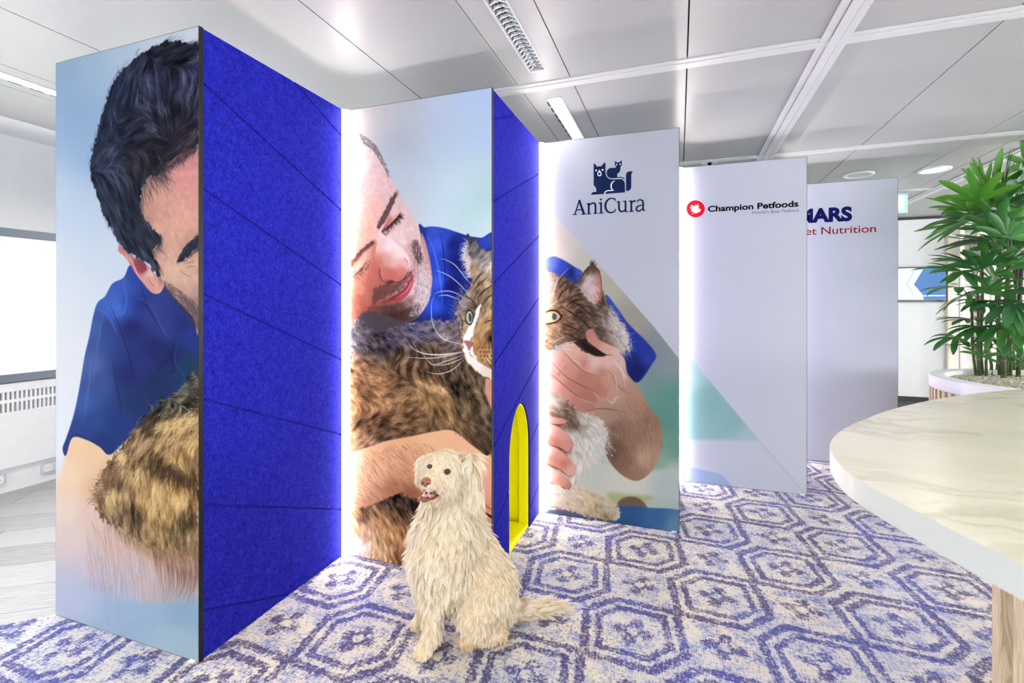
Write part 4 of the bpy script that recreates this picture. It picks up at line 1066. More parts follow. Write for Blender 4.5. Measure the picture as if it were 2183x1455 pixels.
    c.fill([(1168,668),(1175,671),(1176,678),(1171,683),(1166,678)], (70,84,110), 1.2, .95)
    for p in ([(1160,740),(1176,726),(1200,716)],[(1168,628),(1178,600),(1196,578),(1210,566)],[(1164,640),(1172,610),(1182,585)],[(1185,735),(1220,728),(1255,735)],[(1180,738),(1215,736),(1248,746)],[(1166,690),(1180,700),(1182,712)],[(1176,742),(1200,745),(1230,752)]):
        c.line(p, (240,236,236), 1.4, .75)
    c.fill([(1217,732),(1238,723),(1256,736),(1282,748),(1286,758),(1267,758),(1241,750)], (52,42,40), 2.2, .85)
    # thumb
    c.fill([(1241,712),(1248,702),(1258,704),(1266,720),(1284,732),(1306,740),(1318,750),(1306,757),(1284,756),(1262,742),(1246,730)], [(1248,712,206,142,126),(1262,728,214,152,136),(1290,745,226,182,166),(1308,750,232,196,182)], 1.8, .97, s=6)
    c.line([(1244,728),(1262,742),(1284,756),(1300,757)], (60,40,36), 3, .7)
    c.fill([(1230,728),(1258,742),(1284,758),(1262,760),(1244,748)], (42,32,30), 2.5, .8)
    # the plain upper field cut by a slanting edge
    plain = [(1100,240),(1500,240),(1500,829),(1394.7,700),(1300,596),(1179.7,467.7),(1140,424),(1100,380)]
    m = c.mask(plain, .8, smooth=False)
    c.put(m, (206,210,220), 1)
    return c

def print_logo():
    c = Canvas(PX_[3], PX_[4], PY_[3], 4)
    c.img[:] = (206,210,219)
    pic = [(1440,740),(1466,768),(1540,854),(1615,940),(1720,1055),(1720,1070),(1440,1050)]
    c.fill(pic, [(1470,800,176,210,206),(1500,850,146,190,186),(1560,900,150,190,188),(1590,930,176,202,204)], .8, .96, smooth=False, s=12)
    c.fill([(1430,938),(1500,938),(1560,939),(1612,940),(1720,1055),(1720,1075),(1430,1060)], (204,208,218), 5, 1, smooth=False)
    c.fill([(1430,990),(1480,1000),(1530,1012),(1562,1045),(1430,1045)], (166,184,218), 3, .9, smooth=False)
    return c
PRINTS = None
# ------------------------------------------------------------------ the folding display wall
def print_material(name, canvas, ink=1.0):
    q = M_(name)
    im = bpy.data.images.new(name, CW, CH)
    px = np.ones((CH, CW, 4), np.float32)
    px[..., :3] = (np.clip(canvas.img, 0, 255)[::-1] / 255.0) ** 1.10
    im.pixels.foreach_set(px.ravel())
    im.update(); im.pack()
    t = q.nt.nodes.new('ShaderNodeTexImage'); t.image = im; t.interpolation = 'Cubic'; t.extension = 'EXTEND'
    x, y, z = q.pos('UV')
    weave = q.noise(q.vec(x * 853.0, y * 2400.0, 0.0), 0.9, 2)
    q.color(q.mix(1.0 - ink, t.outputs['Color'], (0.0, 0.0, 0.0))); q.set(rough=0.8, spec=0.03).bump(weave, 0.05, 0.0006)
    return q.m

def uv_quad(name, x0, x1, y, z0, z1, mat, parent):
    o = obj(name, ([(x0, y, z0), (x1, y, z0), (x1, y, z1), (x0, y, z1)], [(0, 1, 2, 3)]), mat, parent)
    uv = o.data.uv_layers.new(name='UVMap')
    for i, c in enumerate(((0, 0), (1, 0), (1, 1), (0, 1))):
        uv.data[i].uv = c
    return o

FT = 0.018                     # depth of a face frame
def display_panel(i, label, mat):
    x0, x1, y = PX_[i] + (0.034 if i else 0.0), PX_[i + 1], PY_[i]
    t = thing('display_panel', label, 'display panel', ((x0 + x1) / 2, y, 0), 'printed panels of the folding wall')
    bm = bmesh.new()
    e = 0.0045
    for q in ((x0, x0 + e, .006, PH), (x1 - e, x1, .006, PH), (x0 + e, x1 - e, .006, .006 + e), (x0 + e, x1 - e, PH - e, PH)):
        add_box(bm, q[0], q[1], y, y + FT, q[2], q[3], .0008, 1)
    add_box(bm, x0 + e, x1 - e, y + .004, y + FT, .006 + e, PH - e)
    obj('frame', bm, MT['black_alu'], t)
    g = uv_quad('printed_graphic', x0 + e * .6, x1 - e * .6, y - .0006, .006 + e * .6, PH - e * .6, mat, t)
    for fx in (x1 - .045,):
        obj('foot', box(fx, fx + .028, y - .012, y + .016, .0062, .0085 + .004, .002), MT['white_paint'], t)
    return t

def flat_shape(name, polys, mat, parent, y, th=.0008):
    """flat printed outlines on a face: polys are lists of (x, z)"""
    bm = bmesh.new()
    for P in polys:
        try: add_prism(bm, P, y, y - th, lambda a, b, c: (a, c, b))
        except ValueError: pass
    bm.normal_update()
    bmesh.ops.triangulate(bm, faces=[f for f in bm.faces if len(f.verts) > 4])
    return obj(name, bm, mat, parent)

def stroke_polys(pts, w, smooth=True):
    P = catmull(pts, 8, closed=False) if smooth and len(pts) > 2 else np.array(pts, float)
    g = np.gradient(P, axis=0) if len(P) > 2 else np.tile(P[1] - P[0], (2, 1))
    g /= np.hypot(g[:, 0], g[:, 1])[:, None] + 1e-9
    n = np.c_[-g[:, 1], g[:, 0]] * (np.asarray(w) if np.ndim(w) == 0 else np.interp(np.linspace(0, 1, len(P)), np.linspace(0, 1, len(w)), w)[:, None]) / 2
    return [list(map(tuple, np.r_[P + n, (P - n)[::-1]]))]

def disc(x, y, r, n=24, ry=None):
    return [(x + r * math.cos(2 * math.pi * k / n), y + (ry or r) * math.sin(2 * math.pi * k / n)) for k in range(n)]

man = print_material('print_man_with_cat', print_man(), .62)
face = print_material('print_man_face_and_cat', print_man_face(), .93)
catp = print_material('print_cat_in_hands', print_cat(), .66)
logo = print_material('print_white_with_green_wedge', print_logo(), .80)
white_print = plain('print_plain_white', (206, 210, 220), .85, spec=.03, var=.01)
P1 = display_panel(0, 'tall printed panel of a dark haired man in a blue shirt, nearest the windows', man)
P2 = display_panel(1, 'tall printed panel of a smiling man facing a tabby cat, behind the dog', face)
P3 = display_panel(2, 'tall printed panel of a cat held in hands under a dark animal logo', catp)
P4 = display_panel(3, 'tall white panel with a red maple leaf roundel and a green wedge', logo)
P5 = display_panel(4, 'tall white panel with navy and dark red lettering, nearest the palm', white_print)

# ---- lettering and marks
navy = plain('print_navy', (22, 36, 70), .85, spec=.03, var=.02)
pale = plain('print_pale_line', (224, 227, 233), .85, spec=.03, var=.01)
def z3(p):                                   # tracing units of the animal logo -> face 3
    q = on_y(1200 + p[0] / 9.095, 320 + p[1] / 9.095, PY_[2]); return (q.x, q.z)
def Z3(P): return [z3(p) for p in P]
Y3 = PY_[2] - .0008
dogP = [(597,258),(625,272),(645,292),(660,318),(705,312),(752,308),(772,275),(800,250),(825,238),(826,430),(834,480),(852,518),(880,548),(930,566),(1000,566),(1080,562),(1130,562),(1165,578),(1190,606),(1202,650),(1205,818),(1000,834),(800,848),(545,866),(556,840),(575,818),(600,810),(650,806),(650,770),(640,735),(622,705),(597,682)]
catP = [(1010,210),(1032,222),(1052,240),(1098,235),(1115,212),(1142,198),(1142,296),(1118,318),(1116,375),(1100,420),(1078,442),(1055,458),(1055,520),(1125,517),(1165,528),(1190,552),(1200,580),(1180,562),(1140,538),(1090,534),(940,545),(895,533),(862,500),(848,450),(850,415),(868,378),(900,352),(940,343),(1000,341),(1030,334),(1035,318),(1010,300)]
tailP = [(1225,790),(1224,480),(1236,440),(1258,418),(1290,410),(1330,408),(1364,402),(1344,425),(1330,460),(1326,500),(1326,715),(1316,750),(1292,778),(1262,790)]
emb = flat_shape('logo_emblem', [Z3(dogP), Z3(catP), Z3(tailP)], navy, P3, Y3)
flat_shape('emblem_detail', [Z3(x) for x in
    stroke_polys([(1008,592),(975,612),(948,645),(935,690),(940,735),(958,762),(988,779)], [6,16,22,24,22,18,6]) +
    stroke_polys([(988,779),(930,782),(870,785),(835,800),(815,822),(806,856)], [10,18,18,18,18,18]) +
    [disc(645,393,16), disc(771,382,17), disc(1043,281,13), disc(1108,273,13),
     [(710,374),(722,400),(742,430),(752,462),(744,490),(725,503),(705,506),(682,498),(668,478),(668,452),(680,425),(698,398)]]], pale, P3, Y3 - .0008)
flat_shape('emblem_detail', [Z3(disc(708,461,24))], navy, P3, Y3 - .0016)
S = []
def st(pts, w, smooth=True):
    S.extend(stroke_polys(pts, w, smooth))
# A n i C u r a in a light slab serif
st([(232,1246),(318,972)], 24); st([(318,972),(412,1240)], 42); st([(268,1160),(378,1148)], 20); st([(300,975),(336,972)], 22)
st([(190,1250),(272,1244)], 18); st([(356,1242),(446,1234)], 18)
st([(502,1026),(503,1236)], 36); st([(460,1046),(516,1030)], 20); st([(512,1068),(545,1040),(590,1024),(622,1040),(632,1085),(633,1224)], [22,26,30,36,36,36]); st([(460,1238),(548,1230)], 18); st([(588,1228),(676,1220)], 18)
st([(740,1012),(742,1218)], 36); st([(690,1032),(756,1014)], 20); st([(696,1222),(788,1214)], 18); S.append(disc(737,955,20))
st([(1012,985),(1000,950),(950,934),(890,950),(842,1005),(824,1085),(845,1160),(895,1203),(960,1205),(1012,1178)], [14,20,24,32,40,42,40,32,26,18]); st([(1010,926),(1012,990)], 18); st([(1012,1140),(1015,1185)], 20)
st([(1087,994),(1088,1110),(1096,1158),(1130,1188),(1172,1182),(1210,1150)], [36,36,36,32,28,22]); st([(1214,984),(1216,1194)], 36); st([(1036,1004),(1100,994)], 18); st([(1164,994),(1228,984)], 18); st([(1210,1196),(1262,1190)], 18)
st([(1326,984),(1328,1186)], 36); st([(1278,994),(1340,980)], 20); st([(1338,1024),(1358,996),(1385,984),(1408,990)], [20,26,34,36]); st([(1280,1190),(1374,1182)], 18)
st([(1436,1004),(1460,972),(1500,962),(1538,976),(1554,1015),(1556,1160)], [18,22,26,32,36,36]); st([(1550,1064),(1490,1074),(1444,1098),(1424,1138),(1442,1172),(1485,1178),(1545,1135)], [20,24,30,34,32,28,22]); st([(1548,1170),(1600,1162)], 20)
flat_shape('lettering', [Z3(x) for x in S], navy, P3, Y3)

def text_on(name, body, mat, parent, y, left, right, cap, bold=0.0):
    """text whose baseline runs from tracing point left to right; cap = tracing point of the cap height above left"""
    cu = bpy.data.curves.new(name, 'FONT'); cu.body = body; cu.offset = bold; cu.size = 1.0; cu.resolution_u = 6; cu.extrude = 0.0
    to = bpy.data.objects.new(name, cu); COL.objects.link(to)
    dg = bpy.context.evaluated_depsgraph_get()
    me = bpy.data.meshes.new_from_object(to.evaluated_get(dg))
    bpy.data.objects.remove(to); bpy.data.curves.remove(cu)
    V = np.array([v.co for v in me.vertices])
    a, b, c = on_y(left[0], left[1], y), on_y(right[0], right[1], y), on_y(cap[0], cap[1], y)
    sx = (b.x - a.x) / (V[:, 0].max() - V[:, 0].min())
    base = min(a.z, b.z) * .5 + max(a.z, b.z) * .5
    sz = (c.z - a.z) / 0.729
    x0 = V[:, 0].min()
    for v in me.vertices:
        v.co = (a.x + (v.co.x - x0) * sx, y - .0012, base + v.co.y * sz)
    me.materials.append(mat)
    nw = len(body.split())
    xs = sorted(((min(me.vertices[i].co.x for i in p.vertices), max(me.vertices[i].co.x for i in p.vertices)) for p in me.polygons))
    gaps, far = [], xs[0][1]
    for lo_, hi_ in xs:
        if lo_ > far: gaps.append((lo_ - far, (lo_ + far) / 2))
        far = max(far, hi_)
    cuts = sorted(g[1] for g in sorted(gaps)[::-1][:nw - 1])
    for w in range(nw):                                   # each word is a mesh of its own
        bm = bmesh.new(); bm.from_mesh(me)
        a_, b_ = (cuts[w - 1] if w else -1e9), (cuts[w] if w < nw - 1 else 1e9)
        bmesh.ops.delete(bm, geom=[v for v in bm.verts if not a_ < v.co.x < b_], context='VERTS')
        m2 = bpy.data.meshes.new(name); bm.to_mesh(m2); bm.free(); m2.materials.append(mat)
        o = bpy.data.objects.new(name, m2); COL.objects.link(o)
        o.parent = parent; o.matrix_parent_inverse = Matrix.Translation(-Vector(parent.location))
    bpy.data.meshes.remove(me)
def zc(x, y): return (1450 + x / 7.796, 400 + y / 7.796)
Y4 = PY_[3]
black = plain('print_black', (14, 15, 18), .85, spec=.03, var=.0)
text_on('lettering', 'Champion Petfoods', black, P4, Y4, zc(462, 390), zc(1965, 320), zc(462, 293), .030)
text_on('lettering', 'TM', black, P4, Y4, zc(1972, 312), zc(1998, 311), zc(1972, 301), .01)
text_on('lettering', "World's Best Petfood", plain('print_grey_blue', (104, 112, 152), .85, spec=.03, var=.0), P4, Y4, zc(1188, 436), zc(1966, 402), zc(1188, 382), .006)
def Zc(P): return [(lambda q: (q.x, q.z))(on_y(*zc(*p), Y4)) for p in P]
red = plain('print_red', (206, 26, 38), .85, spec=.03, var=.04)
lt = plain('print_white', (222, 224, 230), .85, spec=.03, var=.0)
flat_shape('roundel_rim', [Zc(disc(257, 350, 164, 48, 152))], lt, P4, Y4 - .0007, .0004)
flat_shape('roundel', [Zc(disc(257, 350, 154, 48, 142))], red, P4, Y4 - .0010)
flat_shape('maple_leaf', [Zc([(200,442),(214,432),(238,412),(265,434),(276,414),(332,404),(324,386),(350,370),(326,345),(292,352),(322,304),(300,306),(303,268),(270,292),(256,276),(236,326),(228,290),(215,300),(180,288),(184,318),(164,326),(190,368),(184,394),(222,397),(226,410),(198,434)])], lt, P4, Y4 - .0018)
def zm(x, y): return (1440 + x / 3.828, 320 + y / 3.828)
Y5 = PY_[4]
text_on('lettering', 'MARS', plain('print_royal', (24, 30, 92), .85, spec=.03, var=.0), P5, Y5, zm(994, 590), zm(1441, 571), zm(994, 482), .050)
text_on('lettering', 'Pet Nutrition', plain('print_dark_red', (150, 26, 34), .85, spec=.03, var=.0), P5, Y5, zm(1006, 692), zm(1636, 669), zm(1006, 630), .004)

# ---- blue felt walls with slanting V grooves
def clip_poly(P, a, b, c):
    """keep a*y + b*z + c >= 0"""
    out = []
    for i in range(len(P)):
        p, q = P[i], P[(i + 1) % len(P)]
        dp, dq = a * p[0] + b * p[1] + c, a * q[0] + b * q[1] + c
        if dp >= 0: out.append(p)
        if dp * dq < 0:
            t = dp / (dp - dq); out.append((p[0] + (q[0] - p[0]) * t, p[1] + (q[1] - p[1]) * t))
    return out

def felt_panel(i, slope, z_at, label, arch=None):
    """wall between face i and face i+1; grooves z = z_at + n*0.4 + slope*(y - y0)"""
    x, y0, y1 = PX_[i + 1] - .004, PY_[i] + FT + .0005, PY_[i + 1] - .004
    t = thing('felt_panel', label, 'felt panel', (x - .015, (y0 + y1) / 2, 0), 'blue felt side walls of the folding wall')
    yr = PY_[i]
    L = math.hypot(1, slope); g = .0035
    pieces, n = [], -6
    while n < 8:
        P = [(y0, .006), (y1, .006), (y1, PH), (y0, PH)]
        za, zb = z_at + n * .4, z_at + (n + 1) * .4
        P = clip_poly(P, -slope, 1, -(za - slope * yr) - g * L)
        if len(P) > 2: P = clip_poly(P, slope, -1, (zb - slope * yr) - g * L)
        if len(P) > 2: pieces.append(P)
        n += 1
    bm = bmesh.new()
    if arch is None:
        obj('backing_board', box(x - .03, x - .0062, y0, y1, .006, PH), MT['felt'], t)
        for P in pieces:
            f1, f2 = add_prism(bm, P, x - .0061, x, lambda a, b, c: (c, a, b))
            r = bmesh.ops.bevel(bm, geom=list(f2.edges), offset=.0026, segments=1, affect='EDGES')
        obj('felt_face', bm, MT['felt'], t)
        return t
    # a wall with an arched opening: the face outline is cut round the arch
    ya, yb, zs, zt = arch
    hole = [(ya, 0.0)] + [(ya + (yb - ya) * (0.5 - 0.5 * math.cos(math.pi * k / 24)), zs + (zt - zs) * math.sin(math.pi * k / 24)) for k in range(25)] + [(yb, 0.0)]
    mesh_cut = bmesh.new(); add_prism(mesh_cut, hole, x - .2, x + .2, lambda a, b, c: (c, a, b))
    bmesh.ops.recalc_face_normals(mesh_cut, faces=mesh_cut.faces)
    cut = obj('cut', mesh_cut, None)
    add_box(bm, x - .03, x - .0062, y0, y1, .006, PH)
    o1 = obj('backing_board', bm, MT['felt'], t)
    face_o = obj('felt_face', bmesh.new(), MT['felt'], t)
    objs = [o1]
    for P in pieces:
        b2 = bmesh.new()
        f1, f2 = add_prism(b2, P, x - .0062, x, lambda a, b, c: (c, a, b))
        bmesh.ops.bevel(b2, geom=list(f2.edges), offset=.0026, segments=1, affect='EDGES')
        objs.append(obj('piece', b2, MT['felt']))
    dg = bpy.context.evaluated_depsgraph_get()
    out = bmesh.new()
    for o in objs:
        md = o.modifiers.new('b', 'BOOLEAN'); md.object = cut; md.operation = 'DIFFERENCE'; md.solver = 'EXACT'
        bpy.context.view_layer.update()
        dg = bpy.context.evaluated_depsgraph_get()
        me = bpy.data.meshes.new_from_object(o.evaluated_get(dg))
        o.modifiers.clear()
        if o is o1:
            b1 = bmesh.new(); b1.from_mesh(me); b1.to_mesh(o1.data); b1.free()
        else: out.from_mesh(me)
        bpy.data.meshes.remove(me)
    for o in objs[1:]: bpy.data.objects.remove(o)
    bpy.data.objects.remove(cut)
    out.to_mesh(face_o.data); out.free()
    return t

felt_panel(0, -.4255, .2005, 'large blue felt wall with falling grooves between the two man panels')
ARCH = (2.407, 2.783, .50, .79)
felt_panel(1, .4255, .244, 'blue felt wall with rising grooves and the yellow arched opening', ARCH)
felt_panel(2, -.4255, .2005, 'blue felt wall folded behind the right edge of the cat logo panel')
felt_panel(3, .4255, .244, 'blue felt wall hidden behind the right edge of the maple leaf panel')

# ---- LED profiles standing in the inner corners
def led(i, label):
    x, y = PX_[i + 1], PY_[i + 1]
    t = thing('led_strip_light', label, 'light strip', (x + .015, y, 0), 'vertical light strips in the corners of the folding wall')
    A, B = (x + .0005, y - .030), (x + .0305, y - .0005)
    bm = bmesh.new(); add_prism(bm, [A, (x + .018, y - .016), B, (x + .0305, y + .010), (x + .0005, y + .010)], .008, PH - .002)
    obj('profile', bm, MT['white_paint'], t)
    n = Vector((.7071, -.7071, 0))
    bm = bmesh.new()
    pts = []
    for k in range(7):
        u = k / 6
        b = .007 * math.sin(math.pi * u) + .001
        pts.append((A[0] + (B[0] - A[0]) * u + n.x * b, A[1] + (B[1] - A[1]) * u + n.y * b))
    add_prism(bm, pts + [(x + .0185, y - .0165)], .010, PH - .004)
    obj('diffuser', bm, MT['led'], t, True)
led(0, 'glowing vertical light strip between the large blue felt wall and the man face panel')
led(1, 'glowing vertical light strip beside the yellow arch at the cat panel')
led(2, 'glowing vertical light strip at the left edge of the maple leaf panel')
led(3, 'glowing vertical light strip hidden behind the maple leaf panel')

# ---- yellow pet tunnel behind the arched opening
def arch_pts(ya, yb, zs, zt, z0, n=24):
    return [(ya, z0)] + [(ya + (yb - ya) * (.5 - .5 * math.cos(math.pi * k / n)), zs + (zt - zs) * math.sin(math.pi * k / n)) for k in range(n + 1)] + [(yb, z0)]
t = thing('pet_tunnel', 'yellow arched pet tunnel set into the blue felt wall behind the dog', 'pet tunnel', (-1.0, 2.6, 0))
XF = PX_[2] - .004
def arch_shell(o_in, o_out, xa, xb):
    """wall between two arches of equal point count, extruded along x"""
    bm = bmesh.new(); n = len(o_in)
    V = [[bm.verts.new((xx, p[0], p[1])) for p in P] for xx in (xa, xb) for P in (o_in, o_out)]
    for i in range(n - 1):
        bm.faces.new((V[0][i], V[0][i+1], V[2][i+1], V[2][i])); bm.faces.new((V[1][i], V[1][i+1], V[3][i+1], V[3][i]))
        bm.faces.new((V[0][i], V[0][i+1], V[1][i+1], V[1][i])); bm.faces.new((V[2][i], V[2][i+1], V[3][i+1], V[3][i]))
    for i in (0, n - 1): bm.faces.new((V[0][i], V[1][i], V[3][i], V[2][i]))
    return bm
ya, yb, zs, zt = ARCH
obj('arch_lip', arch_shell(arch_pts(ya + .013, yb - .013, zs, zt - .013, .0075), arch_pts(ya + .002, yb - .002, zs, zt - .002, .0075), XF - .065, XF - .010), MT['yellow'], t, False)
obj('vault', arch_shell(arch_pts(ya - .005, yb + .022, zs + .01, zt + .012, .0075), arch_pts(ya - .014, yb + .031, zs + .01, zt + .021, .0075), XF - .33, XF - .0652), MT['yellow'], t, False)
bm = bmesh.new(); add_prism(bm, arch_pts(ya - .014, yb + .031, zs + .01, zt + .021, .0075), XF - .342, XF - .3305, lambda a, b, c: (c, a, b)); obj('end_wall', bm, MT['yellow'], t)
obj('floor_board', box(XF - .329, XF - .008, ya + .014, yb - .014, .0068, .030, .002), MT['yellow'], t)
# ------------------------------------------------------------------ high marble table in the foreground
TZ = 1.05
edge = [(.377,.718),(.325,.86),(.290,.99),(.288,1.08),(.302,1.18),(.335,1.275),(.385,1.375),(.455,1.485),(.585,1.67),(.79,1.905),(.98,2.08),(1.172,2.225),(1.36,2.30),(1.55,2.27),(1.68,2.12),(1.72,1.88),(1.66,1.55),(1.52,1.20),(1.32,.86),(1.08,.58),(.84,.44),(.62,.44),(.47,.55)]
OUT = [tuple(p) for p in catmull(edge, 6)]
t = thing('high_table', 'high table with a pale veined marble top in the near corner', 'table', (1.2, 1.3, 0))
bm = bmesh.new(); f1, f2 = add_prism(bm, OUT, TZ - .042, TZ)
bmesh.ops.bevel(bm, geom=list(f2.edges) + list(f1.edges), offset=.003, segments=2, affect='EDGES')
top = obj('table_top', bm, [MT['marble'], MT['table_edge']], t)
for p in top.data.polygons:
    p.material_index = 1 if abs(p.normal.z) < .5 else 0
cxy = np.array([1.27, 1.33])
P = np.array(OUT)
bx = cxy + (P - cxy) * 0.66
core = [tuple(p) for p in bx]
pale_blue = plain('pale_table_core', (196, 206, 224), .5)
bm = bmesh.new(); add_prism(bm, core, .0065, TZ - .0425); obj('base_core', bm, pale_blue, t)
seg = np.r_[0, np.cumsum(np.hypot(*np.diff(np.r_[bx, bx[:1]], axis=0).T))]
loop = np.r_[bx, bx[:1]]
def along(s):
    s = s % seg[-1]
    x, y = np.interp(s, seg, loop[:, 0]), np.interp(s, seg, loop[:, 1])
    x2, y2 = np.interp((s + .01) % seg[-1], seg, loop[:, 0]), np.interp((s + .01) % seg[-1], seg, loop[:, 1])
    return x, y, math.atan2(y2 - y, x2 - x)
NS = int(seg[-1] / .105)
for k in range(NS):
    x, y, a = along(k * seg[-1] / NS + .012)
    bm = bmesh.new()
    add_box(bm, x - .030, x + .030, y - .020, y + .022, .0068, TZ - .043, .002, 1, rot=a, piv=(x, y, .5))
    obj('slat', bm, MT['pine'], t)

# ------------------------------------------------------------------ round slatted planter with a lady palm
RX, RY, RR = 2.395, 4.10, .70
RZ = .85
t = thing('planter', 'round planter with a white rim and vertical wooden slats behind the marble table', 'planter', (RX, RY, 0))
bm = bmesh.new()
add_lathe(bm, [(RR - .046, .02), (RR - .046, RZ - .085), (RR - .002, RZ - .085), (RR, RZ - .081), (RR, RZ - .004), (RR - .004, RZ), (RR - .086, RZ), (RR - .09, RZ - .004), (RR - .09, RZ - .10)], RX, RY, 96)
obj('white_tub', bm, MT['white_paint'], t, True)
NSL = 74
for k in range(NSL):
    a = 2 * math.pi * k / NSL
    x, y = RX + (RR - .022) * math.cos(a), RY + (RR - .022) * math.sin(a)
    bm = bmesh.new(); add_box(bm, x - .0165, x + .0165, y - .0215, y + .0215, .0065, RZ - .0855, .0015, 1, rot=a + math.pi / 2, piv=(x, y, .4))
    obj('slat', bm, MT['pine'], t)
def make_gravel():
    q = M_('planter_gravel_mix'); x, y, z = q.pos()
    n = q.noise(q.vec(x, y, z), 55, 3, .7)
    q.color(q.mix(n.step(.3, .7), lin(160, 152, 130), lin(232, 228, 208))); q.set(rough=.85)
    return q.m
rs = np.random.RandomState(5)
V, F = [], []
ico = [(-.53,0,.85),(.53,0,.85),(-.53,0,-.85),(.53,0,-.85),(0,.85,.53),(0,.85,-.53),(0,-.85,.53),(0,-.85,-.53),(.85,.53,0),(-.85,.53,0),(.85,-.53,0),(-.85,-.53,0)]
icf = [(0,1,4),(0,4,9),(9,4,5),(4,8,5),(4,1,8),(8,1,10),(8,10,3),(5,8,3),(5,3,2),(2,3,7),(7,3,10),(7,10,6),(7,6,11),(11,6,0),(0,6,1),(6,10,1),(9,11,0),(9,2,11),(9,5,2),(7,11,2)]
ring = 40
c0 = len(V); V.append((RX, RY, RZ - .035))
for k in range(ring): V.append((RX + (RR - .092) * math.cos(2*math.pi*k/ring), RY + (RR - .092) * math.sin(2*math.pi*k/ring), RZ - .045))
for k in range(ring): F.append((c0, c0 + 1 + k, c0 + 1 + (k + 1) % ring))
for _ in range(5200):
    r = (RR - .10) * math.sqrt(rs.rand()); a = rs.rand() * 2 * math.pi
    p = np.array((RX + r * math.cos(a), RY + r * math.sin(a), RZ - .040 + .010 * (1 - r / RR) + .006 * rs.rand()))
    s = .004 + .006 * rs.rand(3)
    th = rs.rand() * 6.28
    b = len(V)
    for q in ico:
        x, y, z = q[0] * s[0], q[1] * s[1], q[2] * s[2] * .8
        V.append((p[0] + x * math.cos(th) - y * math.sin(th), p[1] + x * math.sin(th) + y * math.cos(th), p[2] + z))
    F += [tuple(b + i for i in f) for f in icf]
g = obj('gravel', (V, F), make_gravel())
g['kind'] = 'stuff'; tag(g, 'pale pebbles filling the round planter around the palm stems', 'gravel')

def make_leaf(name, a, b):
    q = M_(name)
    tc = q.nt.nodes.new('ShaderNodeTexCoord').outputs['UV']
    x, y, z = q.pos('UV')
    rib = ((x * 34.0).cos() + 1.0) * 0.5
    n = q.noise(q.vec(*q.pos('Object')), 3.0, 3)
    q.color(q.mix((n * .8 + rib * .25).step(.25, .85), lin(*a), lin(*b)))
    q.set(rough=.34, spec=.5).bump(rib, .25, .002)
    # leaf tissue lets some light through
    tr = q.nt.nodes.new('ShaderNodeBsdfTranslucent'); tr.inputs[0].default_value = lin(96, 160, 60) + (1,)
    mx = q.nt.nodes.new('ShaderNodeMixShader'); mx.inputs[0].default_value = .22
    out = q.nt.nodes['Material Output']
    q.nt.links.new(q.b.outputs[0], mx.inputs[1]); q.nt.links.new(tr.outputs[0], mx.inputs[2]); q.nt.links.new(mx.outputs[0], out.inputs[0])
    return q.m
LEAVES = [make_leaf('palm_leaf_green', (34, 88, 40), (76, 142, 64)), make_leaf('palm_leaf_deep', (28, 72, 44), (66, 122, 74)), make_leaf('palm_leaf_fresh', (64, 136, 40), (124, 188, 70))]
def make_cane():
    q = M_('palm_cane'); x, y, z = q.pos()
    n = q.noise(q.vec(x * 3.0, y * 3.0, z), 24, 4, .65, 1.0)
    low = 1.0 - (z + n * .12).step(.92, 1.22)
    node = ((z * 9.0).fract() - .5).abs().step(.0, .06)
    fib = q.mix(n.step(.35, .7), lin(52, 42, 34), lin(110, 90, 70))
    grn = q.mix(node, lin(150, 130, 90), lin(58, 92, 46))
    q.color(q.mix(low * .75, fib, grn)); q.set(rough=.6).bump(n, .4, .003)
    return q.m
cane = make_cane()
palm = thing('lady_palm', 'tall lady palm with dark canes and fan leaves growing in the slatted planter', 'plant', (RX, RY, RZ - .04))
rp = random.Random(11)

def leaf_mesh(hub, direc, n_leaf, length, width, droop, seed):
    """one fan leaf: n leaflets spreading from the hub around the direction it points"""
    r = random.Random(seed)
    d = Vector(direc).normalized()
    side = d.cross(Vector((0, 0, 1)))
    side = side.normalized() if side.length > .05 else Vector((1, 0, 0))
    nrm = side.cross(d).normalized()
    tilt = r.uniform(-.5, .5)
    side, nrm = side * math.cos(tilt) + nrm * math.sin(tilt), nrm * math.cos(tilt) - side * math.sin(tilt)
    V, F, UV = [], [], []
    span = math.radians(r.uniform(150, 215))
    for k in range(n_leaf):
        a = -span / 2 + span * (k + .5) / n_leaf + r.uniform(-.07, .07)
        ax = d * math.cos(a) + side * math.sin(a) + nrm * r.uniform(-.05, .18)
        ax.normalize()
        L = length * (1 - .28 * abs(a) / (span / 2)) * r.uniform(.85, 1.08)
        W = width * r.uniform(.75, 1.2)
        wd = ax.cross(nrm); wd = wd.normalized() if wd.length > .05 else side
        up = wd.cross(ax).normalized()
        b0 = len(V); N = 9
        p = Vector(hub) + ax * .006
        dirv = ax.copy()
        dr = droop * r.uniform(.5, 1.5)
        for i in range(N + 1):
            u = i / N
            w = W * .5 * (min(1, .16 + u * 2.6) if u < .45 else 1.0) * (1 - max(0, (u - .72) / .28) ** 1.6 * .80)
            fold = .22 * w
            V += [p - wd * w + up * fold, p - wd * w * .5 + up * fold * .35, p.copy(), p + wd * w * .5 + up * fold * .35, p + wd * w + up * fold]
            UV += [(0, u), (.25, u), (.5, u), (.75, u), (1, u)]
            dirv = (dirv + Vector((0, 0, -1)) * dr * (.3 + u) / N).normalized()
            p = p + dirv * L / N
        for i in range(N):
            for j in range(4):
                q = b0 + i * 5 + j
                F.append((q, q + 1, q + 6, q + 5))
    return V, F, UV

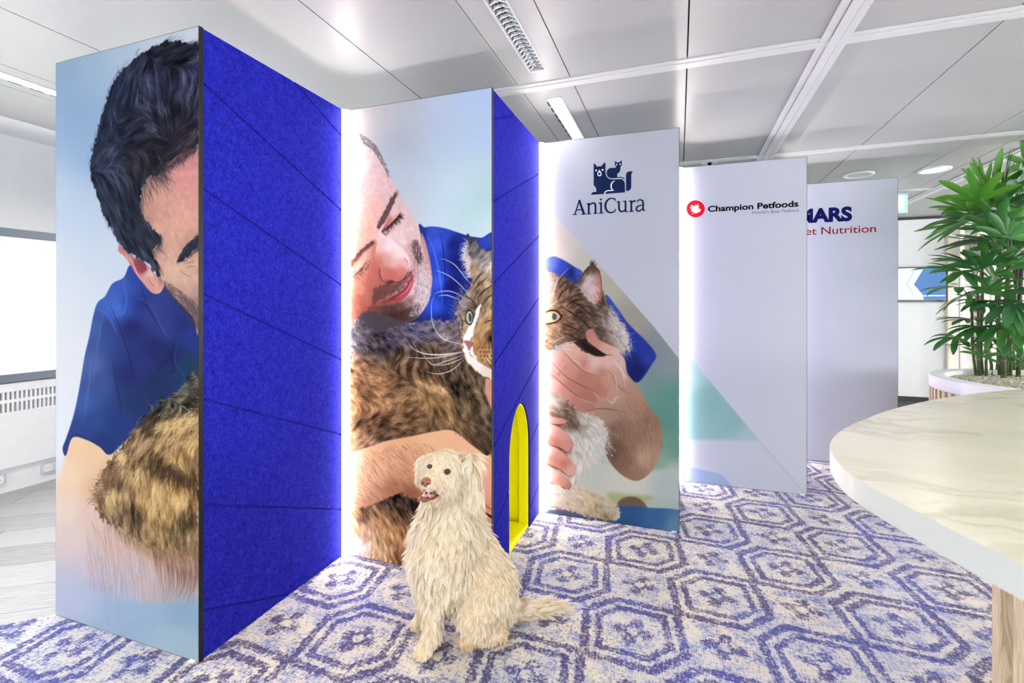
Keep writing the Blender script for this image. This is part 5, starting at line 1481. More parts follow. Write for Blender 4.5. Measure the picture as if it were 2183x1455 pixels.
def add_leaf(root, hub, out, size, seed, mat_i, droop=.5, nl=None):
    root, hub = Vector(root), Vector(hub)
    V, F, UV = leaf_mesh(hub, out, nl or random.Random(seed).choice((5, 6, 7, 8)), size, size * .175, droop, seed)
    lf = obj('leaf', (V, F), LEAVES[mat_i], palm, True)
    uv = lf.data.uv_layers.new(name='UVMap')
    li = np.empty(len(lf.data.loops), np.int32); lf.data.loops.foreach_get('vertex_index', li)
    uv.data.foreach_set('uv', np.array(UV, np.float32)[li].ravel())
    bm = bmesh.new()
    mid = (root + hub) / 2 + Vector((0, 0, .05 * (hub - root).length))
    add_tube(bm, [root, (root * .6 + mid * .4), mid, hub * .7 + mid * .3, hub], [.0045, .004, .0035, .003, .003], 6)
    obj('petiole', bm, LEAVES[1], lf, True)

# canes: base spot, top, radius
canes = []
GZ = RZ - .035
for b0_, b1_, t0_, t1_, dd, rd in [
    (2083, 800, 2066, 640, .0, .009), (2090, 802, 2080, 600, .02, .010), (2096, 800, 2090, 560, -.03, .010), (2103, 803, 2112, 640, .0, .009), (2112, 798, 2104, 700, .05, .010),
    (2124, 797, 2128, 600, .06, .010), (2133, 800, 2129, 470, .0, .014), (2140, 806, 2150, 492, -.05, .015), (2146, 802, 2168, 560, .0, .011), (2153, 800, 2172, 520, .08, .012),
    (2165, 798, 2158, 640, .0, .011), (2170, 804, 2186, 460, -.05, .013), (2176, 795, 2166, 400, .1, .013), (2195, 803, 2200, 480, .0, .013), (2212, 797, 2235, 500, .05, .012), (2226, 800, 2215, 420, .1, .012), (2185, 790, 2140, 420, .1, .012)]:
    p0 = on_z(b0_, b1_, GZ); dep = p0.x * FW[0] + p0.y * FW[1]
    p1 = at(t0_, t1_, dep + dd)
    pts = [p0 - Vector((0, 0, .05))]
    for k in range(1, 6):
        u = k / 5
        q = p0.lerp(p1, u); q.x += .010 * math.sin(u * 5 + b0_)
        pts.append(q)
    bm = bmesh.new(); add_tube(bm, pts, [rd * 1.1, rd, rd, rd * 1.05, rd, rd * .7], 9)
    obj('stem', bm, cane, palm, True)
    canes.append(pts)
# fan leaves: hub given by tracing point and depth, pointing direction as (sideways, up, toward)
def nearest_root(h):
    best = None
    for pts in canes:
        for p in pts[2:]:
            q = Vector(p)
            c = (q - h).length + max(0, q.z - h.z) * 1.5
            if best is None or c < best[0]: best = (c, q)
    return best[1]
R3 = Vector((RT[0], RT[1], 0)); F3 = Vector((FW[0], FW[1], 0)); U3 = Vector((0, 0, 1))
n = 0
HUBS = [(2062,468,3.18,-1,.15,.2,.30,0,.55),(2068,452,3.2,-.9,.45,0,.30,2,.4),(2085,430,3.15,-.8,.75,.2,.30,2,.35),(2098,405,3.2,-.45,1,.1,.27,2,.2),(2118,405,3.15,.05,1,.2,.27,2,.2),(2140,400,3.2,.3,1,.1,.30,0,.3),(2165,385,3.15,.4,.9,.2,.30,1,.4),(2178,400,3.1,.1,1,.4,.30,1,.4),
        (2050,480,3.3,-1,.0,-.2,.28,2,.5),(2080,462,3.3,-.9,.1,.4,.28,0,.5),(2105,440,3.25,-.6,.5,.5,.26,2,.5),(2130,440,3.2,.2,.5,.7,.26,1,.6),(2155,440,3.2,.5,.4,.6,.28,1,.6),
        (2062,475,3.15,-1,-.25,.1,.33,0,.5),(2124,488,2.98,-.5,.8,.4,.24,0,.5),(2148,508,2.95,.1,.9,.5,.27,0,.3),(2126,522,3.0,-1,.35,.3,.28,1,.5),(2105,515,3.1,-1,.1,.1,.30,1,.6),(2175,470,3.0,.6,.5,.4,.28,1,.6),
        (2052,578,3.1,-1,-.05,.2,.30,1,.6),(2062,560,3.15,-1,.3,0,.26,0,.5),(2085,575,3.1,-.6,.5,.4,.26,1,.7),(2105,565,3.1,-.2,.7,.4,.26,0,.6),(2120,585,3.05,.4,.4,.5,.28,1,.7),(2145,565,3.1,.5,.5,.2,.28,1,.7),(2170,560,3.05,.6,.4,.4,.28,0,.6),
        (2045,612,3.15,-1,-.1,.1,.28,0,.6),(2066,625,3.1,-1,-.4,.3,.26,1,.7),(2078,640,3.1,-.3,-.2,.8,.24,0,.8),(2098,625,3.1,.0,.5,.6,.25,0,.7),(2115,640,3.05,-.7,-.1,.5,.27,1,.8),(2140,625,3.1,.6,.2,.5,.27,1,.8),(2168,620,3.05,.7,.2,.3,.28,1,.8),
        (2070,680,3.1,-1,.0,.1,.24,1,.7),(2085,695,3.05,-.9,-.35,.3,.22,0,.8),(2100,680,3.1,.3,-.1,.8,.22,1,.9),(2160,648,2.88,-.75,-.35,.7,.30,1,1.1),(2164,650,2.86,.7,-.5,.6,.30,1,1.0),(2150,690,2.9,-.1,-.7,.8,.25,0,.9),(2128,690,2.95,-.8,-.5,.5,.25,1,.9),
        (2040,718,3.15,-1,-.2,.1,.22,1,1.0),(2088,738,3.05,-1,.2,.3,.22,0,.5),(2110,720,3.05,.2,-.6,.7,.20,1,1.0),(2092,760,3.05,-.4,.6,.4,.15,0,.5),(2140,760,3.0,.5,-.2,.6,.18,1,.8),(2175,720,3.0,.6,-.3,.5,.22,0,.9),
        (2120,600,3.4,-.3,.6,-.4,.28,1,.6),(2090,520,3.4,-.6,.4,-.4,.28,1,.6),(2150,530,3.45,.2,.8,-.3,.28,1,.6),(2180,520,3.4,.5,.6,-.2,.3,0,.6),(2110,470,3.4,-.2,.5,-.5,.28,1,.6),(2140,480,3.45,.3,.6,-.4,.28,1,.6),
        (2200,430,3.2,.5,.6,.2,.3,0,.5),(2215,500,3.1,.7,.3,.3,.3,1,.6),(2210,580,3.1,.7,.1,.4,.28,1,.7),(2205,660,3.0,.6,-.2,.5,.26,0,.8),(2240,470,3.3,.8,.3,.1,.3,1,.6),(2250,560,3.3,.8,.1,.1,.28,1,.7),(2190,350,3.25,.2,1,.0,.3,0,.3),(2230,400,3.2,.6,.8,.1,.3,2,.4),(2160,720,3.2,.1,-.3,.6,.2,1,.8)]
for i, (px, py, dp, sx, sz, sf, L, mi, dr) in enumerate(HUBS):
    h = at(px, py, dp + .25)
    dv = R3 * sx + U3 * sz - F3 * sf
    add_leaf(nearest_root(h), h, dv, L * 1.02, 100 + i, mi, dr)

# ------------------------------------------------------------------ screen and shelving on the back wall
t = thing('television', 'wall mounted black television showing a white and blue slide with chevrons', 'television', (3.02, YF, 1.63))
ty = YF - .062
obj('casing', box(2.60, 3.452, ty, YF - .001, 1.395, 1.878, .004), MT['black_gloss'], t)
def tvp(px, py, dy):
    q = on_y(px, py, ty - dy); return (q.x, q.z)
scr = obj('screen', box(2.615, 3.437, ty - .0012, ty, 1.424, 1.862), glow('screen_white', (250, 252, 255), .62), t)
sb = glow('screen_blue', (88, 140, 206), .60); scy = glow('screen_cyan', (206, 236, 242), .62)
def zt6(x, y): return (1700 + x / 2.598, 340 + y / 2.598)
def scr_poly(P, mat, name, d):
    bm = bmesh.new(); add_prism(bm, P, ty - d, ty - d - .0006, lambda a, b, c: (a, c, b)); return obj(name, bm, mat, scr)
R = 3.436
c1 = [tvp(*zt6(*p), .0014) for p in ((700, 611), (645, 691), (698, 752), (698, 770))]
zt_, zb_ = 1.861, 1.425
scr_poly([(c1[0][0], zt_), c1[1], (c1[2][0], c1[2][1]), (c1[2][0], zb_), (R, zb_), (R, zt_)], sb, 'slide_blue_field', .0014)
p = [tvp(*zt6(*q), .0014) for q in ((650, 611), (597, 691), (640, 752), (652, 752), (611, 691), (664, 611))]
scr_poly([(p[0][0], zt_)] + p[1:5] + [(p[5][0], zt_)], scy, 'slide_chevron', .0014)
u = tvp(*zt6(708, 755), .002)
dsc = [(u[0] + .014 * math.cos(a), u[1] + .004 + .014 * math.sin(a)) for a in [2 * math.pi * k / 20 for k in range(20)]]
scr_poly(dsc, glow('screen_mark', (250, 252, 255), .62), 'slide_mark', .0022)
scr_poly([(u[0] + .024, u[1] - .004), (u[0] + .22, u[1] - .004), (u[0] + .22, u[1] + .012), (u[0] + .024, u[1] + .012)], bpy.data.materials['screen_mark'], 'slide_mark', .0022)

sh = thing('wall_shelf', 'tall open shelving of pale wooden battens against the back wall behind the palm', 'shelf', (4.3, YF - .2, 0))
yb_, yf_ = YF - .002, YF - .36
bm = bmesh.new()
for xx in (3.47, 3.79, 4.40, 5.05):
    for yy in (yf_, yb_ - .05):
        add_box(bm, xx, xx + .045, yy, yy + .045, .0055, 2.38, .002, 1)
obj('upright', bm, MT['pale_wood'], sh)
for zz in (.42, .80, 1.13, 1.62, 1.80, 2.33):
    obj('shelf_board', box(3.47 + .046, 5.095, yf_ + .046, yb_ - .0505, zz, zz + .028, .001), MT['pale_wood'], sh)
t = thing('picture_box', 'dark grey picture of a round bowl standing on the shelf behind the palm', 'picture', (4.05, YF - .25, 1.828))
a, b = on_y(2068, 550, YF - .28), on_y(2140, 512, YF - .28)
obj('board', box(a.x, b.x + .12, YF - .28, YF - .26, 1.829, b.z + .02, .002), plain('picture_grey', (112, 110, 110), .5), t)
cc = on_y(2106, 525, YF - .285)
bm = bmesh.new(); add_prism(bm, [(cc.x + .13 * math.cos(w), cc.z + .085 * math.sin(w)) for w in [2 * math.pi * k / 30 for k in range(30)]], YF - .2805, YF - .2825, lambda a, b, c: (a, c, b)); obj('printed_plate', bm, MT['white_paint'], t)
bm = bmesh.new(); add_prism(bm, [(cc.x + .10 * math.cos(w), cc.z + .065 * math.sin(w)) for w in [2 * math.pi * k / 30 for k in range(30)]], YF - .2826, YF - .284, lambda a, b, c: (a, c, b)); obj('printed_food', bm, plain('picture_food', (150, 138, 126), .6, var=.3, scale=60), t)
# ------------------------------------------------------------------ the dog
# the body is one smooth surface around a set of tapered limbs; joints are (tracing x, tracing y, depth, radius in tracing units)
def J(px, py, dp, r):
    p = at(px, py, dp); return (p.x, p.y, max(p.z, 0.0), r * dp / PF)
LIMBS = [  # joint a, joint b, coat flow (sideways, up, toward), coat length, blend
    ('skull',   J(948, 1003, 1.875, 43), J(956, 1020, 1.90, 42), (.25, -.8, .1), .034),
    ('brow',    J(937, 990, 1.835, 26),  J(950, 998, 1.84, 26), (.1, -.9, .4), .026),
    ('muzzle',  J(938, 1016, 1.83, 25),  J(914, 1029, 1.755, 15), (.75, -.5, -.2), .016),
    ('cheek',   J(948, 1030, 1.835, 26), J(928, 1040, 1.80, 15), (.4, -.8, .2), .026),
    ('jaw',     J(940, 1056, 1.84, 17),  J(913, 1063, 1.775, 9), (.3, -.9, .2), .020),
    ('ear',     J(1000, 980, 1.89, 14),  J(1004, 1042, 1.872, 15), (.10, -1, .1), .080),
    ('ear',     J(905, 982, 1.90, 12),   J(899, 1012, 1.895, 8), (.05, -1, .1), .045),
    ('neck',    J(958, 1040, 1.92, 42),  J(960, 1125, 1.95, 66), (-.1, -1, .2), .050),
    ('chest',   J(945, 1150, 1.92, 66),  J(948, 1195, 1.92, 62), (-.1, -1, .3), .052),
    ('back',    J(985, 1140, 2.0, 52),   J(1032, 1245, 2.03, 66), (.45, -.9, .0), .038),
    ('belly',   J(975, 1190, 1.97, 60),  J(1020, 1270, 2.0, 62), (.2, -1, .2), .040),
    ('rump',    J(1045, 1240, 2.02, 52), J(1055, 1285, 2.01, 46), (.3, -1, .1), .036),
    ('thigh',   J(1042, 1262, 1.955, 54), J(1016, 1308, 1.895, 38), (-.1, -1, .1), .036),
    ('shin',    J(1014, 1312, 1.895, 34), J(1040, 1344, 1.90, 17), (.1, -1, .1), .024),
    ('hind_foot', J(1068, 1351, 1.915, 14), J(1002, 1364, 1.872, 12), (.35, -1, .1), .022),
    ('hind_toe', J(1000, 1362, 1.872, 13), J(986, 1367, 1.862, 10), (-.5, -.6, .3), .012),
    ('shoulder', J(925, 1195, 1.88, 46), J(928, 1262, 1.875, 28), (-.05, -1, .2), .042),
    ('foreleg', J(929, 1265, 1.875, 25), J(921, 1345, 1.855, 17), (.05, -1, .1), .036),
    ('paw',     J(920, 1355, 1.855, 17), J(903, 1384, 1.835, 17), (-.2, -1, .3), .024),
    ('toe',     J(914, 1388, 1.83, 9), J(906, 1396, 1.82, 7), (-.3, -.8, .4), .012),
    ('toe',     J(903, 1388, 1.83, 9), J(895, 1395, 1.82, 7), (-.4, -.8, .4), .012),
    ('toe',     J(893, 1384, 1.835, 9), J(887, 1391, 1.83, 7), (-.5, -.8, .3), .012),
    ('far_shoulder', J(905, 1190, 1.97, 40), J(902, 1250, 1.985, 20), (-.1, -1, .1), .034),
    ('far_leg', J(901, 1255, 1.985, 16), J(898, 1305, 1.99, 11), (-.1, -1, 0), .024),
    ('far_paw', J(896, 1315, 1.985, 12), J(886, 1329, 1.975, 11), (-.4, -.9, .2), .016),
    ('tail',    J(1075, 1292, 2.04, 22), J(1110, 1301, 2.07, 15), (1, -.05, 0), .045),
    ('tail',    J(1110, 1301, 2.07, 14), J(1160, 1300, 2.10, 11), (1, .05, 0), .052),
    ('tail',    J(1160, 1300, 2.10, 11), J(1200, 1294, 2.13, 7), (1, .05, 0), .062),
]
LA = np.array([l[1] for l in LIMBS]); LB = np.array([l[2] for l in LIMBS])

def limb_dist(P, k):
    a, b = LA[k, :3], LB[k, :3]
    e = b - a; L = (e * e).sum()
    t = np.clip(((P - a) @ e) / L, 0, 1)
    d = np.sqrt((((P - a) - t[..., None] * e) ** 2).sum(-1))
    return d - (LA[k, 3] + (LB[k, 3] - LA[k, 3]) * t)

def dog_field(P):
    f = None
    for k, l in enumerate(LIMBS):
        d = limb_dist(P, k)
        kk = .012 if l[0] in ('toe', 'jaw', 'far_paw', 'ear', 'far_leg') else .028
        if f is None: f = d
        else:
            h = np.clip(.5 + .5 * (f - d) / kk, 0, 1)
            f = f * (1 - h) + d * h - kk * h * (1 - h)
    # an open mouth between the upper and the lower jaw
    m = J(916, 1051, 1.775, 11); q = J(936, 1049, 1.80, 7)
    a, b = np.array(m[:3]), np.array(q[:3]); e = b - a
    t = np.clip(((P - a) @ e) / (e * e).sum(), 0, 1)
    dm = np.sqrt((((P - a) - t[..., None] * e) ** 2).sum(-1)) - (m[3] + (q[3] - m[3]) * t) * .85
    f = np.maximum(f, -dm)
    return np.maximum(f, .007 - P[..., 2])           # paws and seat rest on the carpet

def surface_nets(fn, lo, hi, h):
    n = [int((b - a) / h) + 2 for a, b in zip(lo, hi)]
    ax = [lo[i] + h * np.arange(n[i]) for i in range(3)]
    G = np.stack(np.meshgrid(*ax, indexing='ij'), -1)
    D = fn(G.reshape(-1, 3)).reshape(n)
    s = D < 0
    c = sum(s[i:n[0]-1+i, j:n[1]-1+j, k:n[2]-1+k].astype(int) for i in (0, 1) for j in (0, 1) for k in (0, 1))
    act = (c > 0) & (c < 8)
    idx = -np.ones(act.shape, int); idx[act] = np.arange(act.sum())
    I, Jx, K = np.where(act)
    acc = np.zeros((len(I), 3)); cnt = np.zeros(len(I))
    for d in range(3):
        for a in (0, 1):
            for b in (0, 1):
                o = [0, 0, 0]; o[(d + 1) % 3] = a; o[(d + 2) % 3] = b
                p0 = (I + o[0], Jx + o[1], K + o[2]); o2 = list(o); o2[d] += 1
                p1 = (I + o2[0], Jx + o2[1], K + o2[2])
                v0, v1 = D[p0], D[p1]
                x = (v0 < 0) != (v1 < 0)
                t = np.where(x, v0 / np.where(x, v0 - v1, 1), 0)
                pos = np.stack(p0, -1).astype(float); pos[:, d] += t
                acc[x] += pos[x]; cnt[x] += 1
    V = acc / cnt[:, None] * h + np.array(lo)
    F = []
    for d in range(3):
        sl0 = [slice(0, n[i] - 1) if i == d else slice(1, n[i] - 1) for i in range(3)]
        sl1 = [slice(1, n[i]) if i == d else slice(1, n[i] - 1) for i in range(3)]
        a, b = s[tuple(sl0)], s[tuple(sl1)]
        e = np.stack(np.where(a != b), -1)
        flip = a[tuple(e.T)]
        off = np.array([0 if i == d else 1 for i in range(3)]); e = e + off
        u, w = (d + 1) % 3, (d + 2) % 3
        q = []
        for du, dw in ((0, 0), (-1, 0), (-1, -1), (0, -1)):
            g = e.copy(); g[:, u] += du; g[:, w] += dw; q.append(idx[tuple(g.T)])
        q = np.stack(q, -1)
        q[~flip] = q[~flip][:, ::-1]
        F.append(q)
    F = np.concatenate(F)
    return V, F[(F >= 0).all(1)]
lo = np.minimum(LA[:, :3] - LA[:, 3:], LB[:, :3] - LB[:, 3:]).min(0) - .02
hi = np.maximum(LA[:, :3] + LA[:, 3:], LB[:, :3] + LB[:, 3:]).max(0) + .02
lo[2] = -.01
DV, DF = surface_nets(dog_field, lo, hi, .005)
def grad(P, e=.003):
    g = np.stack([dog_field(P + np.eye(3)[i] * e) - dog_field(P - np.eye(3)[i] * e) for i in range(3)], -1)
    return g / (np.linalg.norm(g, axis=1)[:, None] + 1e-9)

def make_coat(name, strand):
    q = M_(name)
    a = q.nt.nodes.new('ShaderNodeAttribute'); a.attribute_name = 'tone'; a.attribute_type = 'GEOMETRY'
    s = q.nt.nodes.new('ShaderNodeSeparateColor'); q.nt.links.new(a.outputs['Color'], s.inputs[0])
    tan, var = E_(q.nt, s.outputs[0]), E_(q.nt, s.outputs[1])
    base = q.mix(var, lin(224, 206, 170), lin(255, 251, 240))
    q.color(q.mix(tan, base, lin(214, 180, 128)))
    q.set(rough=.6, spec=.25)
    if strand:
        tr = q.nt.nodes.new('ShaderNodeBsdfTranslucent'); q.nt.links.new(q.mix(tan, lin(252, 244, 224), lin(218, 184, 132)), tr.inputs[0])
        mx = q.nt.nodes.new('ShaderNodeMixShader'); mx.inputs[0].default_value = .30
        out = q.nt.nodes['Material Output']
        q.nt.links.new(q.b.outputs[0], mx.inputs[1]); q.nt.links.new(tr.outputs[0], mx.inputs[2]); q.nt.links.new(mx.outputs[0], out.inputs[0])
    return q.m
skin = plain('dog_skin', (214, 196, 164), .8, var=.03)
dog = obj('dog', (DV, DF.tolist()), skin, None, True)
tag(dog, 'cream shaggy dog sitting on the patterned carpet with mouth open, looking left', 'dog')

# where a point of the drawing meets the dog
DTREE = BVHTree.FromPolygons([Vector(v) for v in DV], [tuple(f) for f in DF])
def hit(px, py):
    d = ray(px, py).normalized()
    h = DTREE.ray_cast(EYE, d)
    return h[0], h[1]
eye_w = plain('dog_eye', (46, 26, 16), .06, var=.2, scale=60, spec=.7)
pupil = plain('dog_pupil', (8, 6, 6), .05)
lidm = plain('dog_eyelid', (104, 74, 54), .5)
nosem = plain('dog_nose_leather', (142, 88, 76), .36, var=.16, scale=300)
dark = plain('dog_nostril', (40, 18, 16), .6)
gum = plain('dog_mouth_lining', (112, 36, 42), .35, var=.2)
lipm = plain('dog_lip', (104, 66, 50), .45, var=.2, scale=90)
tongue = plain('dog_tongue', (206, 126, 128), .35)
tooth = plain('dog_tooth', (240, 234, 220), .3)
def ball(bm, c, r, scale=(1, 1, 1), axes=None, u=18, v=12):
    r0 = bmesh.ops.create_uvsphere(bm, u_segments=u, v_segments=v, radius=1)
    M = Matrix(axes).transposed() if axes else Matrix.Identity(3)
    for w in r0['verts']:
        w.co = Vector(c) + M @ Vector((w.co.x * r * scale[0], w.co.y * r * scale[1], w.co.z * r * scale[2]))
def face_axes(n):
    z = Vector(n).normalized(); x = U3.cross(z).normalized(); y = z.cross(x)
    return (x, y, z)
MMP = 1.78 / PF              # one tracing unit at the face
EYES = ((916, 994, 4.6), (953.5, 1005, 5.6))
for px, py, r in EYES:
    p, n_ = hit(px, py)
    view = (EYE - p).normalized()
    nn = (Vector(n_) * .6 + view * .6).normalized()
    ax = face_axes(nn)
    bm = bmesh.new(); ball(bm, p - nn * r * MMP * .15 + view * .0045, r * MMP * .86, (1.15, .84, .8), ax)
    e = obj('eye', bm, eye_w, dog, True)
    bm = bmesh.new(); ball(bm, p + nn * r * MMP * .34 + view * .0045, r * MMP * .42, (1, 1, .5), ax)
    obj('pupil', bm, pupil, e, True)
    bm = bmesh.new()
    N = 22
    pts = [p + view * .0045 + nn * (r * MMP * .10) + (ax[0] * math.cos(a) * 1.22 + ax[1] * math.sin(a) * (.92 if math.sin(a) > 0 else .86)) * r * MMP for a in [2 * math.pi * k / N for k in range(N + 1)]]
    add_tube(bm, pts, r * MMP * .22, 6)
    obj('eyelid', bm, lidm, e, True)
# nose: a broad wedge of leather with two nostrils
p = at(908, 1026, 1.738); view = (EYE - p).normalized()
fwd = (at(905, 1030, 1.60) - at(920, 1022, 1.80)).normalized()
ax = face_axes(fwd)
bm = bmesh.new()
u = MMP
ball(bm, p, u, (11.5, 8.5, 9), ax, 24, 16)
ball(bm, p + ax[1] * u * 3.0 - fwd * u * 3, u, (10, 6, 10), ax)
ball(bm, p + ax[0] * u * 6.0 - ax[1] * u * 2.6 - fwd * u * 1.5, u, (6, 5.5, 7), ax)
ball(bm, p - ax[0] * u * 6.0 - ax[1] * u * 2.6 - fwd * u * 1.5, u, (6, 5.5, 7), ax)
ball(bm, p - ax[1] * u * 6.5 - fwd * u * 1.0, u, (5, 5, 6), ax)
nose = obj('nose', bm, nosem, dog, True)
rm = nose.modifiers.new('r', 'REMESH'); rm.mode = 'VOXEL'; rm.voxel_size = .0012; rm.use_smooth_shade = True
sm = nose.modifiers.new('s', 'SMOOTH'); sm.iterations = 6
bpy.context.view_layer.update()
me = bpy.data.meshes.new_from_object(nose.evaluated_get(bpy.context.evaluated_depsgraph_get()))
nose.modifiers.clear(); nose.data = me
NT = BVHTree.FromPolygons([v.co.copy() for v in me.vertices], [tuple(f.vertices) for f in me.polygons])
bm = bmesh.new()
for px, py in ((902.0, 1029.0), (911.5, 1030.5)):
    h = NT.ray_cast(EYE, ray(px, py).normalized())
    if h[0]: ball(bm, h[0], u, (2.3, 1.7, 1.5), face_axes(h[1]))
obj('nostril', bm, dark, nose, True)
# mouth
bm = bmesh.new()
mp = at(921, 1052, 1.787)
ball(bm, mp, u, (17, 9, 9), face_axes((EYE - mp).normalized())); gm = obj('mouth_lining', bm, gum, dog, True)
bm = bmesh.new()
add_tube(bm, [at(930, 1057, 1.785), at(918, 1056, 1.772), at(909, 1056, 1.764), at(904, 1057, 1.760)], [.008, .0085, .007, .003], 12)
obj('tongue', bm, tongue, gm, True)
bm = bmesh.new()
for q0, q1, r0 in (((904, 1050), (904.5, 1055), .0022), ((913, 1047), (914, 1055), .0026), ((902.5, 1058), (903.5, 1054), .0018), ((917, 1060), (916, 1054), .0022)):
    add_tube(bm, [at(q0[0], q0[1], 1.757), at(q1[0], q1[1], 1.752)], [r0, r0 * .35], 8)
obj('tooth', bm, tooth, gm, True)
bm = bmesh.new()
add_tube(bm, [at(937, 1046, 1.785), at(934, 1056, 1.778), at(924, 1062, 1.765), at(912, 1064, 1.752), at(902, 1063, 1.750), at(897, 1058, 1.755)], [.003, .004, .0045, .0055, .006, .004], 10)
add_tube(bm, [at(896, 1061, 1.752), at(903, 1066, 1.750), at(911, 1067, 1.752)], [.004, .008, .005], 10)
obj('lower_lip', bm, lipm, dog, True)
bm = bmesh.new()
add_tube(bm, [at(938, 1047, 1.785), at(930, 1048, 1.768), at(920, 1047, 1.757), at(911, 1044, 1.748), at(902, 1044, 1.75)], [.002, .003, .0032, .003, .002], 8)
obj('upper_lip', bm, lipm, dog, True)

# ---- coat: locks of hair laid along the body
def make_fur(seed=3, n_guides=5000, per=18):
    rs = np.random.RandomState(seed)
    tri = np.concatenate([DF[:, [0, 1, 2]], DF[:, [0, 2, 3]]])
    A, B, C_ = DV[tri[:, 0]], DV[tri[:, 1]], DV[tri[:, 2]]
    area = np.linalg.norm(np.cross(B - A, C_ - A), axis=1)
    cdf = np.cumsum(area) / area.sum()
    # keep mostly what any nearby viewpoint could see; the coat still covers all sides
    def sample(n):
        t = np.searchsorted(cdf, rs.rand(n))
        r1, r2 = np.sqrt(rs.rand(n)), rs.rand(n)
        return A[t] * (1 - r1)[:, None] + B[t] * (r1 * (1 - r2))[:, None] + C_[t] * (r1 * r2)[:, None]
    names = [l[0] for l in LIMBS]
    def attrs(P):
        W = np.stack([np.exp(-np.maximum(limb_dist(P, k), -.02) / .010) for k in range(len(LIMBS))], -1)
        W /= W.sum(1)[:, None]
        fl = np.array([[l[3][0] * RT[0] - l[3][2] * FW[0], l[3][0] * RT[1] - l[3][2] * FW[1], l[3][1]] for l in LIMBS])
        ln = np.array([l[4] for l in LIMBS])
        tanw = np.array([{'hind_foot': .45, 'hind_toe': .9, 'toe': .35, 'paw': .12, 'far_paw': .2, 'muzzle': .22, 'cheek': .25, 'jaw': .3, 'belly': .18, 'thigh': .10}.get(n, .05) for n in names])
        F = W @ fl; F /= np.linalg.norm(F, axis=1)[:, None] + 1e-9
        L = W @ ln
        T = W @ tanw
        return F, L, T
    G = sample(n_guides)
    G2 = sample(n_guides * 2)
    kn = np.stack([limb_dist(G2, k) for k in range(len(LIMBS))], -1).argmin(1)
    G = np.concatenate([G, G2[np.isin(kn, [i for i, l in enumerate(LIMBS) if l[0] in ('skull', 'ear', 'brow', 'cheek', 'muzzle', 'jaw', 'neck')])]])
    G = G[G[:, 2] > .010]
    # no hair over nose, mouth and eyes
    def keep(P, f=1.0):
        k = np.ones(len(P), bool)
        for (px, py, dp, r) in [(908, 1028, 1.742, 13), (921, 1053, 1.775, 15), (906, 1056, 1.755, 12)] :
            q = np.array(at(px, py, dp)); k &= np.linalg.norm(P - q, axis=1) > r * MMP * f
        for px, py, r in EYES:
            h_, _ = hit(px, py); k &= np.linalg.norm(P - np.array(h_), axis=1) > r * MMP * .85 * f
        return k
    G = G[keep(G)]
    n = len(G)
    K = 7
    def grow(P, N, F, L, lift, wave, ph, gravity=.55):
        """polyline of K+1 points per hair"""
        t1 = F - (F * N).sum(1)[:, None] * N
        t1 /= np.linalg.norm(t1, axis=1)[:, None] + 1e-9
        d = t1 * (1 - lift)[:, None] + N * lift[:, None]
        d /= np.linalg.norm(d, axis=1)[:, None]
        b = np.cross(t1, N)
        pts = [P - N * .002]
        for i in range(K):
            u = (i + 1) / K
            g = np.zeros_like(d); g[:, 2] = -1
            d = d + g * (gravity * .16) - N * (.10 * u)[None] if False else d + g * np.asarray(gravity).reshape(-1, 1) * .16
            d = d + b * (wave * np.cos(ph + u * 6.5) * .8)[:, None]
            d /= np.linalg.norm(d, axis=1)[:, None]
            q = pts[-1] + d * (L / K)[:, None]
            q[:, 2] = np.maximum(q[:, 2], .0065)
            pts.append(q)
        return np.stack(pts, 1), b
    NG = grad(G); F, L, T = attrs(G)
    # on the crown the hair parts and falls to both sides; near eyes and muzzle it stays short
    L = L * (.75 + .5 * rs.rand(n))
    for px, py, r in EYES:
        h_, _ = hit(px, py); dist = np.linalg.norm(G - np.array(h_), axis=1)
        L = L * (1 - .72 * np.exp(-(dist / .013) ** 2))
    nd = np.linalg.norm(G - np.array(at(908, 1028, 1.742)), axis=1)
    L = L * (1 - .6 * np.exp(-(nd / .022) ** 2))
    top = at(955, 955, 1.88)
    jitter = rs.randn(n, 3) * .16
    F2 = F + jitter
    lift = np.clip(.30 + .14 * rs.randn(n), .05, .7)
    tailm = (G[:, 2] < .16) & ((G @ np.array([RT[0], RT[1], 0])) > (at(1095, 1300, 2.06).x * RT[0] + at(1095, 1300, 2.06).y * RT[1]))
    lift[tailm] *= .9; jitter[tailm] *= .4; F2 = F + jitter
    wv = (.15 + .50 * rs.rand(n)) * np.clip(L / .04, .3, 1.2)
    ph = rs.rand(n) * 6.28
    nm_k = np.stack([limb_dist(G, k) for k in range(len(LIMBS))], -1).argmin(1)
    headm = np.isin(nm_k, [i for i, l in enumerate(LIMBS) if l[0] in ('skull', 'ear', 'brow', 'cheek', 'muzzle', 'jaw')])
    lift[headm] *= .62; jitter[headm] *= .7; F2 = F + jitter
    grav = np.where(tailm, .12, .55)
    guide, _ = grow(G, NG, F2, L, lift, wv, ph, grav)
    # members of each lock
    m = n * per
    gi = np.repeat(np.arange(n), per)
    off = rs.randn(m, 3) * .0068
    nrm = NG[gi]
    off -= (off * nrm).sum(1)[:, None] * nrm
    P = G[gi] + off
    d0 = dog_field(P); P = P - d0[:, None] * nrm
    NP = nrm
    Lm = L[gi] * (.72 + .5 * rs.rand(m))
    own, b = grow(P, NP, F2[gi] + rs.randn(m, 3) * .10, Lm, np.clip(lift[gi] + .06 * rs.randn(m), .04, .7), wv[gi], ph[gi] + .3 * rs.randn(m), grav[gi])
    cl = (np.linspace(0, 1, K + 1) ** 1.1 * .86)[None, :, None]
    sc_ = (Lm / L[gi])[:, None, None]
    gpts = guide[gi]; gpts = gpts[:, :1] + (gpts - gpts[:, :1]) * sc_
    pts = own * (1 - cl) + gpts * cl
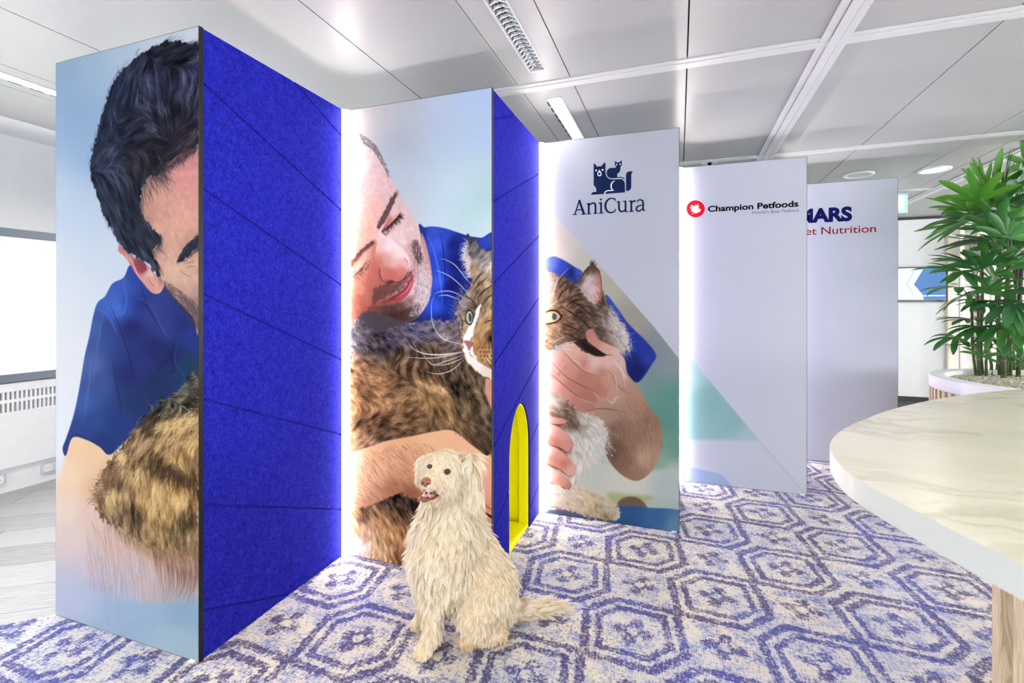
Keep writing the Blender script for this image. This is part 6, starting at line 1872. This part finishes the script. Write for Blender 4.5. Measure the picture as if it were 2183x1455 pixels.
    ok = keep(P, .96) & (P[:, 2] > .008)
    tip_in = pts.reshape(-1, 3)
    pts, NP, gi2 = pts[ok], NP[ok], gi[ok]
    m = len(pts)
    tan = np.gradient(pts, axis=1)
    wd = np.cross(tan, NP[:, None, :]); wd /= np.linalg.norm(wd, axis=2)[:, :, None] + 1e-9
    roll = rs.randn(m) * .5
    nn = np.cross(wd, tan); nn /= np.linalg.norm(nn, axis=2)[:, :, None] + 1e-9
    wd = wd * np.cos(roll)[:, None, None] + nn * np.sin(roll)[:, None, None]
    w = (np.array([1, 1, .95, .9, .8, .66, .45, .08])[None] * (.00062 + .00042 * rs.rand(m))[:, None])
    Lf = pts - wd * w[..., None]; Rt = pts + wd * w[..., None]
    V = np.stack([Lf, Rt], 2).reshape(-1, 3)
    V[:, 2] = np.maximum(V[:, 2], .0066)
    base = (np.arange(m) * 2 * (K + 1))[:, None]
    q = np.concatenate([np.stack([base[:, 0] + 2 * i, base[:, 0] + 2 * i + 1, base[:, 0] + 2 * i + 3, base[:, 0] + 2 * i + 2], -1) for i in range(K)])
    tone = np.clip(T[gi2] * (.6 + .8 * rs.rand(m)), 0, 1)
    gv = rs.rand(n) ** 1.2
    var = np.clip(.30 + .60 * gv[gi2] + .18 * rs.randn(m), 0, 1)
    root_shade = np.repeat(np.array([-.7, -.6, -.38, -.16, .0, .12, .18, .2]), 2)  # tan roots, deepened to paint shade between the locks into the colour
    return V, q, np.repeat(tone, 2 * (K + 1)), np.clip(np.repeat(var, 2 * (K + 1)) + np.tile(root_shade, m), 0, 1)
FV, FQ, FT_, FVAR = make_fur()
me = bpy.data.meshes.new('coat')
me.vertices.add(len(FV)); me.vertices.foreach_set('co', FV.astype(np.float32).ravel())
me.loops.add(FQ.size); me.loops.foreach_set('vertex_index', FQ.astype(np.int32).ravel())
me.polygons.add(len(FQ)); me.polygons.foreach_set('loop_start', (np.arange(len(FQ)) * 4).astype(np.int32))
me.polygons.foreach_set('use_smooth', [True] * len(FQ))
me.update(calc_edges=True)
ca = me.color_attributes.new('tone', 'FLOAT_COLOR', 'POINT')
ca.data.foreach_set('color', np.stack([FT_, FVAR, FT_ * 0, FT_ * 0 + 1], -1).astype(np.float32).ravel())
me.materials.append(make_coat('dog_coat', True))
coat = bpy.data.objects.new('coat', me); COL.objects.link(coat); coat.parent = dog
coat['kind'] = 'stuff'
